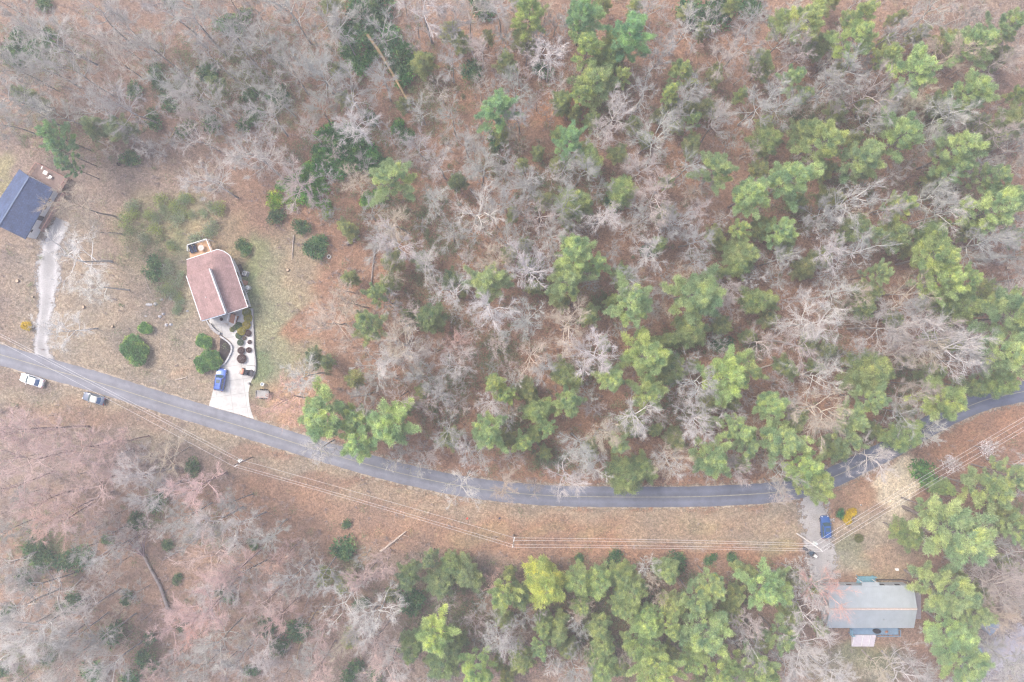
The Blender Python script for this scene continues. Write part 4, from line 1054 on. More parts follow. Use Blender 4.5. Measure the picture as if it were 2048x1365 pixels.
for a in [(298, 609, 8, 3.4, .3, 'long flat pale rock, leftmost of the pale rocks by the house'), (311, 608, 4.5, 3.6, .45, 'squat pale rock touching the right end of the long flat one'),
          (323, 599, 4, 2.6, .3, 'small pale rock just above the row of pale rocks'), (342, 595, 4, 6, .5, 'upright bluish-grey rock nearest the house wall'),
          (320, 633, 4, 3, .35, 'pale rock below the middle of the rock group'), (327, 628, 3.4, 3, .4, 'darker rock beside the pale one below the rock group'),
          (333, 650, 4.4, 4, .4, 'rounded white rock, lowest of the group'), (342, 649, 4, 3, .35, 'reddish rock right of the lowest white rock'), (292, 632, 3.6, 1.6, .2, 'thin sliver of pale rock above the small bright bush'),
          (375, 622, 3, 2.4, .3, 'small white rock near the lower left roof edge'), (350, 418, 3, 2.4, .25, 'small white rock in the mossy clearing above the deck'), (358, 424, 2.4, 2, .25, 'smaller white rock, lower right of the other in the mossy clearing')]:
    rock(*a)
M['stone_ring'] = mat('white_concrete_ring', (.68, .66, .63), .8, .1, 4)
M['soil'] = mat('dark_soil', (.06, .045, .04), .95, .3, 5)
M['rubber'] = mat('black_rubber', (.02, .02, .022), .8, .1, 5)
for px, py, ro, ri, m_, lab in [(325, 532, .45, .30, 'stone_ring', 'white round planter ring beside the dark green shrub'), (658.5, 513.5, .42, .27, 'stone_ring', 'pale round planter ring right of the elongated dark shrub'), (238, 328, .4, .2, 'rubber', 'old dark tyre lying in the upper left clearing')]:
    x, y, z = G(px, py); o = thing('planter_ring' if m_ != 'rubber' else 'old_tyre', lab, 'planter' if m_ != 'rubber' else 'tyre', (x, y, z), 'round rings on the ground')
    MB().ring((x, y), ro, ri, z, z + .35).build('rim', M[m_], o, bevel=.03); MB().disc((x, y), ri, z - .02, z + .12).build('soil', M['soil'], o)
M['stump'] = mat('cut_stump', (.20, .15, .12), .9, .3, 5); M['stumptop'] = mat('cut_wood', (.5, .38, .27), .8, .2, 8)
for px, py, r_, lab in [(168, 614, .3, 'dark tree stump on the left yard above the yellow shrub'), (226, 653, .25, 'small pale-topped stump left of the small bright bush'), (36, 562, .35, 'blackened stump in the grass at the far left'), (67, 594, .2, 'small dark stump left of the gravel driveway'), (106, 694, .2, 'dark stump beside the mouth of the gravel driveway'), (576, 540, .3, 'lone stump on the lawn right of the brown-roofed house'), (2014, 536, .35, 'pale-topped cut stump near the right edge')]:
    x, y, z = G(px, py); o = thing('tree_stump', lab, 'stump', (x, y, z), 'tree stumps')
    MB().tube([(x, y, z - .1), (x, y, z + .1), (x, y, z + .35)], [r_ * 1.25, r_ * 1.05, r_], 11).build('bark', M['stump'], o); MB().disc((x, y), r_ * .85, z + .352, z + .36, 11).build('cut_face', M['stumptop'], o)
# pile of poles near the right edge
def pole_pile():
    x, y, z = G(2020, 572); o = thing('pole_pile', 'pile of weathered grey poles lying side by side near the right edge', 'wood pile', (x, y, z))
    for i in range(7):
        xx = x + (i - 3) * .28 + rng.uniform(-.05, .05); MB().tube([(xx - .3 + rng.uniform(-.1, .1), y + 1.3, z + .12), (xx + .25 + rng.uniform(-.1, .1), y - 1.3 + rng.uniform(-.2, .2), z + .12)], [.09, .075], 7).build('pole', M['log_pale'] if i % 2 else M['log_grey'], o)
pole_pile()
# ---------------------------------------------------------------- houses
M['blue_shingle'] = mat('slate_blue_shingles', (.075, .11, .21), .85, .22, 3, scale2=.6)
M['blue_shingle2'] = M['blue_shingle']
M['brown_shingle'] = mat('red_brown_shingles', (.36, .235, .225), .9, .2, 3.5, scale2=.7)
M['metal_roof'] = mat('grey_blue_metal_roof', (.34, .375, .40), .5, .08, .8, .1, .4)
M['rust'] = mat('rusty_ridge_cap', (.38, .26, .20), .8, .3, 2)
M['white'] = mat('white_trim', (.72, .72, .72), .6, .06, 3)
M['siding'] = mat('white_siding', (.72, .73, .75), .7, .08, 3)
M['siding_g'] = mat('grey_siding', (.36, .40, .43), .7, .1, 3)
M['glass'] = mat('dark_window_glass', (.03, .04, .06), .15, .2, 1, 0, .8)
M['deck_tan'] = mat('tan_deck_boards', (.50, .31, .18), .8, .15, 2)
M['deck_brown'] = mat('weathered_brown_deck', (.24, .175, .155), .85, .2, 2)
M['deck_blue'] = mat('blue_grey_deck_paint', (.16, .24, .33), .8, .15, 2)
M['rail_brown'] = mat('brown_railing', (.36, .20, .17), .8, .15, 3)
M['navy'] = mat('navy_cushions', (.022, .032, .062), .9, .3, 4)
M['wicker'] = mat('pale_table_top', (.52, .44, .38), .8, .15, 6)
M['metal'] = mat('brushed_metal', (.45, .46, .47), .4, .15, 4, .7)
M['white_plastic'] = mat('white_plastic', (.74, .74, .72), .5, .05, 3)
M['black'] = mat('black_plastic', (.025, .025, .028), .5, .2, 5)
M['grey_pad'] = mat('grey_pad', (.34, .33, .33), .9, .15, 4)
M['teal'] = mat('blue_green_paint', (.16, .33, .40), .7, .15, 2)
M['purple_walk'] = mat('purplish_paving', (.30, .27, .30), .85, .15, 3)
M['orange_wood'] = mat('orange_wood_planks', (.40, .20, .13), .85, .2, 3)

def shingle_rows(m, rot, step):
    """courses: fine darker lines across the slope"""
    t = m.node_tree; bs = t.nodes['Principled BSDF']; src = bs.inputs['Base Color'].links[0].from_socket
    tc = t.nodes.new('ShaderNodeTexCoord'); mp = t.nodes.new('ShaderNodeMapping'); mp.inputs['Rotation'].default_value = (0, 0, rot)
    bk = t.nodes.new('ShaderNodeTexBrick'); bk.inputs['Scale'].default_value = 1; bk.inputs['Brick Width'].default_value = step * 1.6; bk.inputs['Row Height'].default_value = step
    bk.inputs['Mortar Size'].default_value = .02; bk.inputs['Color1'].default_value = (1.1, 1.1, 1.1, 1); bk.inputs['Color2'].default_value = (.85, .85, .85, 1); bk.inputs['Mortar'].default_value = (.7, .7, .7, 1)
    t.links.new(tc.outputs['Object'], mp.inputs[0]); t.links.new(mp.outputs[0], bk.inputs['Vector'])
    t.links.new(mix(t, src, bk.outputs[0], .8, 'MULTIPLY'), bs.inputs['Base Color'])
shingle_rows(M['blue_shingle'], R(-61), .3); shingle_rows(M['brown_shingle'], R(72), .3)

def PW(p, z):
    x, y = W(p[0], p[1], z); return Vector((x, y, z))

def slab(parent, name, pts3, th, material, bevel=0):
    """a roof plane with thickness th, pts3 the top outline"""
    n = len(pts3); top = [Vector(p) for p in pts3]
    nrm = (top[1] - top[0]).cross(top[2] - top[0])
    if nrm.z < 0: top = top[::-1]
    bot = [p - Vector((0, 0, th)) for p in top]
    mb = MB().add(bot + top, [tuple(range(n))[::-1], tuple(range(n, 2 * n))] + [(i, (i + 1) % n, n + (i + 1) % n, n + i) for i in range(n)])
    return mb.build(name, material, parent, bevel)

def wall_poly(parent, name, a, b, z0, z1a, z1b, th, material, inward):
    """vertical wall from a to b (xy), bottom z0, tops z1a z1b; inward = unit xy vector"""
    a, b = Vector(a[:2]), Vector(b[:2]); i = Vector(inward[:2]) * th
    return MB().prism([(a.x, a.y), (b.x, b.y), (b.x + i.x, b.y + i.y), (a.x + i.x, a.y + i.y)], z0, [z1a, z1b, z1b, z1a]).build(name, material, parent)

def window(parent, c, along, outward, w, h, z, frame=True):
    """window centred at c (xy) on a wall face; z = sill height"""
    c, al, ou = Vector(c[:2]), Vector(along[:2]).normalized(), Vector(outward[:2]).normalized()
    def pl(mb, w_, h_, zz, o0, o1):
        p = [c + al * sgn * w_ / 2 + ou * oo for sgn, oo in ((-1, o0), (1, o0), (1, o1), (-1, o1))]
        return mb.prism([(q.x, q.y) for q in p], zz, zz + h_)
    fr = pl(MB(), w + .16, h + .16, z - .08, .003, .05).build('window', M['white'], parent)
    pl(MB(), w, h, z, .051, .065).build('pane', M['glass'], fr)
    return fr

def railing(parent, pts, z, h, material, name='railing', step=1.2, infill=True):
    mb = MB(); P = [Vector((p[0], p[1], 0)) for p in pts]
    for i in range(len(P) - 1):
        a, b = P[i], P[i + 1]; L = (b - a).length; n = max(1, round(L / step)); d_ = (b - a) / L
        mb.bar(a + Vector((0, 0, z + h)) , b + Vector((0, 0, z + h)), .12, .06)
        mb.bar(a + d_ * .05 + Vector((0, 0, z + .12)), b - d_ * .05 + Vector((0, 0, z + .12)), .05, .05)
        for k in range(n + (i == len(P) - 2)):
            q = a + d_ * (L * k / n); mb.box((q.x, q.y, z + h / 2 - .02), (.10, .10, h), math.atan2(d_.y, d_.x))
        if infill:
            m = int(L / .16)
            for k in range(1, m):
                q = a + d_ * (L * k / m); mb.box((q.x, q.y, z + h / 2 + .04), (.03, .03, h - .15))
    return mb.build(name, material, parent)

# ---- navy-roofed house, left edge
def house_left():
    he, rise = 3.3, 2.1
    E1, E2 = PW((108, 378), he), PW((50.5, 478.5), he)            # right eave
    R1, R2 = PW((58, 353), he + rise), PW((-3, 452), he + rise)
    L1 = E1 + (R1 - E1) * 2; L1.z = he; L2 = E2 + (R2 - E2) * 2; L2.z = he
    o = thing('house', 'white-walled house with a slate blue shingle roof at the left edge', 'house', (*((E1 + L2) / 2)[:2], 0))
    rf = slab(o, 'roof', [E1, E2, R2, R1], .16, M['blue_shingle'])
    slab(rf, 'roof_slope', [R1, R2, L2, L1], .16, M['blue_shingle'])
    MB().bar(R1 + Vector((0, 0, .03)), R2 + Vector((0, 0, .03)), .28, .05).build('ridge_cap', mat('ridge_blue', (.13, .17, .26), .8, .1), rf)
    al = (E2 - E1).normalized(); out = Vector((E1 - R1)[:]); out.z = 0; out -= al * out.dot(al); out.normalize()
    ov = .42
    a, b = E1 - out * ov + al * .35, E2 - out * ov - al * .35; c, d_ = L2 + out * ov - al * .35, L1 + out * ov + al * .35
    body = MB().prism([(a.x, a.y), (b.x, b.y), (c.x, c.y), (d_.x, d_.y)], 0, he - .12)
    # gables
    for p, q, r_ in ((a, d_, R1 + al * .35), (b, c, R2 - al * .35)):
        s = al * (.2 if p is a else -.2)
        body.prism([(p.x, p.y), (q.x, q.y), (q.x + s.x, q.y + s.y), (p.x + s.x, p.y + s.y)], he - .12, he - .11)
        m_ = (p + q) / 2
        vs = [(p.x, p.y, he - .12), (q.x, q.y, he - .12), (m_.x, m_.y, he + rise - .3), (p.x + s.x, p.y + s.y, he - .12), (q.x + s.x, q.y + s.y, he - .12), (m_.x + s.x, m_.y + s.y, he + rise - .3)]
        body.add(vs, [(0, 1, 2), (5, 4, 3), (0, 3, 4, 1), (1, 4, 5, 2), (2, 5, 3, 0)])
    w = body.build('wall', M['siding'], o)
    L = (b - a).length
    for f, ww, hh, zz in ((.20, .6, .6, 2.0), (.36, .8, .7, 2.0), (.58, .95, 1.9, 1.15), (.86, .6, .5, 2.1)):
        q = a.lerp(b, f); window(o, q, al, out, ww, hh, zz)
    # deck along the right side and behind
    dz = 1.05
    corner = [PW((77, 325), dz + 1)]
    K = [PW((61, 352), dz), PW((77.5, 327), dz), PW((137, 357), dz), PW((111, 383), dz)]
    dk = thing('timber_deck', 'brown weathered timber deck with railing wrapping the navy-roofed house', 'deck', (K[1].x, K[1].y, 0))
    q1 = E1 - out * .3; 
    A = [(K[0].x, K[0].y), (K[1].x, K[1].y), (K[2].x, K[2].y), (K[3].x + .9, K[3].y - .3), (a.x + out.x * .1, a.y + out.y * .1)]
    g = MB().prism(A, dz - .12, dz); 
    strip_ = [a + out * .02, b.lerp(a, .22) + out * .02, b.lerp(a, .22) + out * 1.35, a + out * 1.35 - al * .4]
    g.prism([(p.x, p.y) for p in strip_], dz - .13, dz - .01)
    g.build('floor', M['deck_brown'], dk)
    for p in (K[1], K[2], strip_[2], strip_[3]): MB().box((p.x, p.y, dz / 2 - .07), (.14, .14, dz - .14)).build('post', M['rail_brown'], dk)
    railing(dk, [K[0], K[1], K[2], (K[3].x + .9, K[3].y - .3)], dz, .95, M['rail_brown'])
    railing(dk, [strip_[3] + Vector((0, 0, 0)), strip_[2]], dz, .95, M['rail_brown'])
    # things on the deck
    def on(px, py, h=.4): return PW((px, py), dz + h)
    p = on(92.5, 346); t_ = local('patio_table', 'white square patio table on the deck of the navy-roofed house', 'table', (p.x, p.y, dz), R(-28))
    MB().box((0, 0, .72), (.85, .75, .05)).build('tabletop', M['white_plastic'], t_, .02)
    for sx_ in (-1, 1):
        for sy_ in (-1, 1): MB().box((sx_ * .36, sy_ * .3, .35), (.05, .05, .69)).build('leg', M['white_plastic'], t_)
    p = on(100.3, 353.5); t_ = local('lounge_chair', 'pale lounge chair beside the white table on the left deck', 'chair', (p.x, p.y, dz), R(62))
    MB().box((0, 0, .38), (.55, .6, .06)).build('seat', M['white_plastic'], t_, .02); MB().box((-.36, 0, .62), (.06, .6, .55), ry=R(-18)).build('backrest', M['white_plastic'], t_, .02)
    for sx_ in (-1, 1):
        for sy_ in (-1, 1): MB().box((sx_ * .22, sy_ * .26, .17), (.05, .05, .35)).build('leg', M['white_plastic'], t_)
    p = on(84, 335); t_ = local('bench', 'narrow pale bench near the top corner of the left deck', 'bench', (p.x, p.y, dz), R(70))
    MB().box((0, 0, .42), (.7, .22, .05)).build('seat', M['white_plastic'], t_, .01)
    for sx_ in (-1, 1): MB().box((sx_ * .28, 0, .2), (.05, .2, .39)).build('leg', M['white_plastic'], t_)
house_left()

# ---- brown-roofed house
def house_brown():
    # lower right roof slopes down to the right, upper left slab down to the left; a white clerestory wall between
    zl, zr, zt = 3.2, 3.3, 6.0
    step = 1.15
    o = thing('house', 'red-brown shingle roofed house with a curved corner and white trim', 'house', (*W(435, 570), 0))
    A, B = PW((372.5, 551.6), 3.4), PW((402.5, 641), 3.4)
    D, C = PW((417.9, 537), zt), PW((450.5, 626.5), zt)
    slab(o, 'roof', [A, B, C, D], .2, M['brown_shingle'])
    # lower roof: line along the clerestory (height zt-step) to the right eave
    zc = zt - step
    D2, C2 = Vector((D.x, D.y, zc)), Vector((C.x, C.y, zc))
    al = (C2 - D2).normalized()
    T0 = PW((373.2, 519.3), 3.4)                     # top-left corner of the lower roof, level with the left slab eave
    A2 = Vector((A.x, A.y, 3.22)) + (B - A).normalized() * .25
    D3 = D2 + al * .25
    rr = [PW(p, z) for p, z in [((423.7, 502.5), 3.7), ((435.5, 498.6), 3.6), ((448, 502.5), 3.45), ((457.4, 509), 3.35), ((461.5, 514), 3.3), ((468.4, 533.3), 3.3), ((495.5, 613.8), 3.3)]]
    hub = D2 - al * 1.2                              # fan centre of the faceted corner
    hub.z = zc + .05
    hub2 = PW((423, 530), zc)
    C3 = PW((453.8, 627), zc - .3)
    lr = MB()
    ringp = [T0] + rr + [C2]
    # fan facets
    facets = []
    ctr = D3
    for i in range(len(ringp) - 1): facets.append((ctr, ringp[i], ringp[i + 1]))
    facets.append((A2, T0, ctr))
    for f in facets:
        f = list(f)
        if (f[1] - f[0]).cross(f[2] - f[0]).z < 0: f = f[::-1]
        b_ = [p - Vector((0, 0, .18)) for p in f]
        lr.add(b_ + f, [(2, 1, 0), (3, 4, 5), (0, 1, 4, 3), (1, 2, 5, 4), (2, 0, 3, 5)])
    rf = lr.build('roof', M['brown_shingle'], o)
    # white fascia boards just outside the eaves
    mb = MB()
    for P_ in ([T0] + rr,):
        for i in range(len(P_) - 1):
            mb.bar(P_[i] - Vector((0, 0, .06)), P_[i + 1] - Vector((0, 0, .06)), .13, .24)
    mb.bar(A - Vector((0, 0, .08)), B - Vector((0, 0, .08)), .14, .26)
    mb.bar(rr[-1] - Vector((0, 0, .07)), C2 - Vector((0, 0, .12)), .12, .24)
    mb.build('fascia', M['white'], o)
    # clerestory
    outw = Vector((-al.y, al.x, 0)); outw = outw if outw.x > 0 else -outw
    cl = MB().prism([(D.x - outw.x * .1, D.y - outw.y * .1), (C.x - outw.x * .1, C.y - outw.y * .1), (C.x + outw.x * .02, C.y + outw.y * .02), (D.x + outw.x * .02, D.y + outw.y * .02)], zc - .4, zt - .02).build('clerestory_wall', M['siding'], o)
    mb = MB(); mb.bar(D + outw * .08 - Vector((0, 0, .06)), C + outw * .08 - Vector((0, 0, .06)), .12, .16); mb.build('clerestory_trim', M['white'], cl)
    # walls
    ins = .45
    a, b = A + outw * ins - al * -.3, B + outw * ins - al * .45
    r_in = [p - outw * ins for p in rr[4:]]
    poly = [(a.x, a.y), (T0.x + .6, T0.y - .35), (rr[0].x, rr[0].y - .45), (rr[1].x - .05, rr[1].y - .5), (rr[3].x - .4, rr[3].y - .4)] + [(p.x, p.y) for p in r_in[1:]] 
    last = rr[-1] - outw * ins - al * .45
    poly[-1] = (last.x, last.y)
    cc = C2 - al * .5; poly += [(cc.x, cc.y), (b.x, b.y)]
    MB().prism(poly, 0, 2.95).build('wall', M['siding'], o)
    # south (front) wall of the upper slab, rising with it
    f1, f2 = B + outw * ins - al * .45, C - al * .45
    wall_poly(o, 'gable_wall', (f1.x, f1.y), (f2.x, f2.y), 2.9, 3.2, zt - .25, .15, M['siding'], -al)
    q0, q1 = D3 - outw * .02, A2 + outw * .5
    # front gutter strip in blue white
    mb = MB(); mb.bar(B + al * .02 + Vector((0, 0, -.25)), C + al * .02 + Vector((0, 0, -.25)), .28, .12); mb.build('gutter', mat('pale_blue_gutter', (.52, .60, .70), .6, .05), o)
    # windows on the right wall
    for f in (.15, .38, .62, .85):
        q = rr[5].lerp(rr[6], f) - outw * ins; window(o, q, al, outw, 1.0, 1.1, 1.2)
    q = rr[3].lerp(rr[4], .5) - outw * .42; 
    dv = (rr[4] - rr[3]); window(o, q, dv, Vector((-dv.y, dv.x, 0)) if (-dv.y) > 0 else Vector((dv.y, -dv.x, 0)), .7, 1.0, 1.3)
    # vent pipe
    v = PW((412.6, 594.6), 4.6); MB().disc((v.x, v.y), .1, v.z - .5, v.z + .3, 10).build('vent_pipe', M['metal'], o)
    # front walls below (facing the drive)
    fw = f1.lerp(f2, .55); window(o, (fw.x, fw.y), f2 - f1, al, 1.4, 1.1, 1.2)
    # --- sun deck at the top left
    dz = 2.3
    K = [PW((374.6, 490), dz + .9), PW((412.5, 477.8), dz + .9), PW((422.5, 503), dz + .9), PW((379.5, 517), dz)]
    dk = thing('sun_deck', 'small tan timber sun deck with white railings behind the brown-roofed house', 'deck', (K[0].x, K[0].y, 0))
    MB().prism([(p.x, p.y) for p in K], dz - .15, dz).build('floor', M['deck_tan'], dk)
    i_ = lambda p: (p.x, p.y)
    mid = K[0].lerp(K[3], .45)
    railing(dk, [i_(mid), i_(K[0]), i_(K[1]), i_(K[2])], dz, .95, M['white'])
    for p in (K[0], K[1], mid): MB().box((p.x * .999, p.y, dz / 2 - .1), (.15, .15, dz - .2)).build('post', M['white'], dk)
    p = PW((401.8, 495.4), dz + .75); t_ = local('round_table', 'round pale patio table on the tan sun deck', 'table', (p.x, p.y, dz))
    MB().disc((0, 0), .60, .68, .74, 28).build('tabletop', M['wicker'], t_, .015); MB().ring((0, 0), .36, .33, .742, .75, 28).build('rim', M['white'], t_); MB().disc((0, 0), .08, .03, .68, 12).build('leg', M['metal'], t_); MB().disc((0, 0), .3, 0, .03, 20).build('base', M['metal'], t_)
    ang = math.atan2((K[1] - K[0]).y, (K[1] - K[0]).x)
    for n_, (px, py) in enumerate(((382, 498.5), (389.2, 496.4))):
        p = PW((px, py), dz + .4); t_ = local('sun_lounger', ('left' if n_ == 0 else 'right') + ' one of two navy sun loungers on the tan deck', 'sun lounger', (p.x, p.y, dz), ang, 'sun loungers on the tan deck')
        MB().box((0, -.1, .35), (.62, 1.35, .12)).build('seat', M['navy'], t_, .04); MB().box((0, .62, .52), (.62, .5, .1), rx=R(35)).build('backrest', M['navy'], t_, .04)
        for sx_ in (-1, 1):
            for sy_ in (-.65, .4): MB().box((sx_ * .27, sy_, .14), (.05, .05, .28)).build('leg', M['metal'], t_)
    p = PW((385, 488.6), dz + .6); t_ = local('potted_plant', 'pale potted plant against the top rail of the sun deck', 'plant', (p.x, p.y, dz))
    MB().tube([(0, 0, 0), (0, 0, .3)], [.14, .2], 12).build('pot', M['white_plastic'], t_); 
    c = bpy.data.objects.new('foliage', leafball(77, .32, .5, 260, .14, .07, M['clip'], 3)); COL.objects.link(c); c.parent = t_; c.location = (0, 0, .25); c.color = (.5, .6, .5, 1)
    # --- right side fittings
    p = W(490.4, 546.8, .5); t_ = local('air_conditioner', 'boxy grey air conditioning unit on a pad right of the brown-roofed house', 'air conditioner', (p[0], p[1], 0), R(-18))
    MB().box((0, 0, .05), (1.15, 1.05, .1)).build('pad', M['grey_pad'], t_); MB().box((0, 0, .5), (.85, .8, .78)).build('casing', mat('pale_casing', (.55, .55, .53), .6), t_, .03)
    MB().disc((0, 0), .31, .891, .905, 24).build('fan_opening', M['black'], t_); mb = MB()
    for i in range(4): a_ = i * math.pi / 2 + .4; mb.box((math.cos(a_) * .14, math.sin(a_) * .14, .915), (.26, .1, .012), a_)
    mb.build('fan_blade', mat('fan_grey', (.5, .52, .55), .5), t_); 
    for r_ in (.30,): MB().ring((0, 0), r_, r_ - .03, .925, .94).build('guard', M['metal'], t_)
    p = W(494.6, 575, 1.0); t_ = local('water_tank', 'white cylindrical tank standing by the right wall of the brown-roofed house', 'tank', (p[0], p[1], 0))
    MB().tube([(0, 0, 0), (0, 0, .95), (0, 0, 1.05), (0, 0, 1.1)], [.44, .44, .38, .12], 24).build('tank', M['white_plastic'], t_, smooth=False); MB().disc((0, 0), .1, 1.1, 1.16, 14).build('lid', M['metal'], t_)
    p0 = W(493, 583, .2); hs = MB(); hs.ring((0, 0), .28, .24, .02, .08, 20); hs.ring((.05, .03), .22, .18, .09, .15, 20)
    h_ = local('garden_hose', 'coiled pale garden hose just below the white tank', 'hose', (p0[0], p0[1], 0)); hs.build('coil', M['white_plastic'], h_)
    # side planks (orange boards) and a flat black slab for the dark of a sunken stair
    q = W(489, 565); MB().box((q[0], q[1], .11), (1.3, .9, .2), R(-18)).build('side_step', M['orange_wood'], o)
    q = W(480.5, 541); MB().box((q[0] + .25, q[1], .03), (.7, 2.6, .06), R(20)).build('stairwell_dark_slab', M['black'], o)
    # --- front steps with white rails
    fd = (PW((461, 646), .6) - PW((468.5, 627), .9)); fd.z = 0; fd.normalize(); sd = Vector((-fd.y, fd.x, 0)); sd = sd if sd.x > 0 else -sd
    st = thing('front_steps', 'red-brown front steps with white handrails leading to the driveway', 'steps', (*W(468, 636), 0))
    top = PW((469, 628), 1.0); mb = MB()
    for i in range(5):
        c0 = top + fd * (.35 + i * .36); mb.box((c0.x, c0.y, (.96 - i * .19) / 2), (.355, 1.35, .96 - i * .19), math.atan2(fd.y, fd.x))
    mb.build('tread', M['orange_wood'], st)
    for s in (-1, 1):
        mb = MB(); a_ = top + sd * s * .74 + Vector((0, 0, .85)); b_ = top + sd * s * .74 + fd * 1.9 - Vector((0, 0, .05)); b_.z = .95
        mb.bar(a_, b_, .1, .08)
        for k_ in (0.02, .5, .98): c0 = a_.lerp(b_, k_); mb.box((c0.x, c0.y, c0.z / 2 - .05), (.08, .08, c0.z - .1))
        a2, b2 = a_ - Vector((0, 0, .45)), b_ - Vector((0, 0, .45)); mb.bar(a2, b2, .05, .05); mb.build('handrail', M['white'], st)
    mb = MB(); mb.bar(PW((424, 635), 1.1), PW((461.5, 626.5), 1.1), .07, .07); mb.bar(PW((424, 635), .6), PW((461.5, 626.5), .6), .05, .05)
    for f in (0, .25, .5, .75, 1): q = PW((424, 635), 1.1).lerp(PW((461.5, 626.5), 1.1), f); mb.box((q.x, q.y, .54), (.07, .07, 1.05))
    tag(mb.build('patio_railing', mat('dark_blue_rail', (.10, .14, .22), .6), loc=(*W(440, 631), 0)), 'dark slim patio railing below the front gutter of the brown-roofed house', 'railing')
    # potted ball
    p = W(442.8, 638.5, .4); t_ = local('potted_plant', 'small dark round potted plant on the pale front patio', 'plant', (p[0], p[1], .03))
    MB().tube([(0, 0, 0), (0, 0, .32)], [.15, .22], 14).build('pot', M['black'], t_)
    c = bpy.data.objects.new('foliage', CLIP[1]); COL.objects.link(c); c.parent = t_; c.location = (0, 0, .2); c.scale = (.3, .3, .3); c.color = (.12, .07, .08, 1)
    # dish-like bird bath, wheeled bench, box
    p = W(524, 768.5, .8); t_ = local('bird_bath', 'small white bird bath on the lawn above the weathered trailer', 'bird bath', (p[0], p[1], 0))
    MB().tube([(0, 0, 0), (0, 0, .08), (0, 0, .6), (0, 0, .68)], [.2, .08, .07, .15], 14).build('pedestal', M['white_plastic'], t_); MB().ring((0, 0), .36, .28, .68, .8, 24).build('bowl', M['white_plastic'], t_); MB().disc((0, 0), .27, .7, .73, 20).build('water', mat('still_water', (.25, .3, .35), .1, .1, 1, 0, .6), t_)
    p = W(501, 735.5, .4); t_ = local('garden_bench', 'pale grey slatted bench between gravel bed and buggy', 'bench', (p[0], p[1], .026), R(-6))
    mb = MB()
    for i in range(4): mb.box((0, -.42 + i * .22, .43), (1.75, .18, .04))
    mb.build('seat', M['white_plastic'], t_); MB().box((0, .46, .62), (1.75, .05, .42)).build('backrest', M['grey_pad'], t_)
    for sx_ in (-1, 1):
        for sy_ in (-.36, .3): MB().box((sx_ * .78, sy_, .2), (.06, .06, .4)).build('leg', M['grey_pad'], t_)
    p = W(498, 767, .3); t_ = local('utility_box', 'small blue-grey utility box on the right edge of the driveway', 'utility box', (p[0], p[1], 0), R(10)); MB().box((0, 0, .3), (.3, .42, .6)).build('cabinet', mat('blue_grey_box', (.22, .28, .33), .6), t_, .02); MB().box((0, 0, .62), (.34, .46, .04)).build('lid', M['grey_pad'], t_, .01)
house_brown()

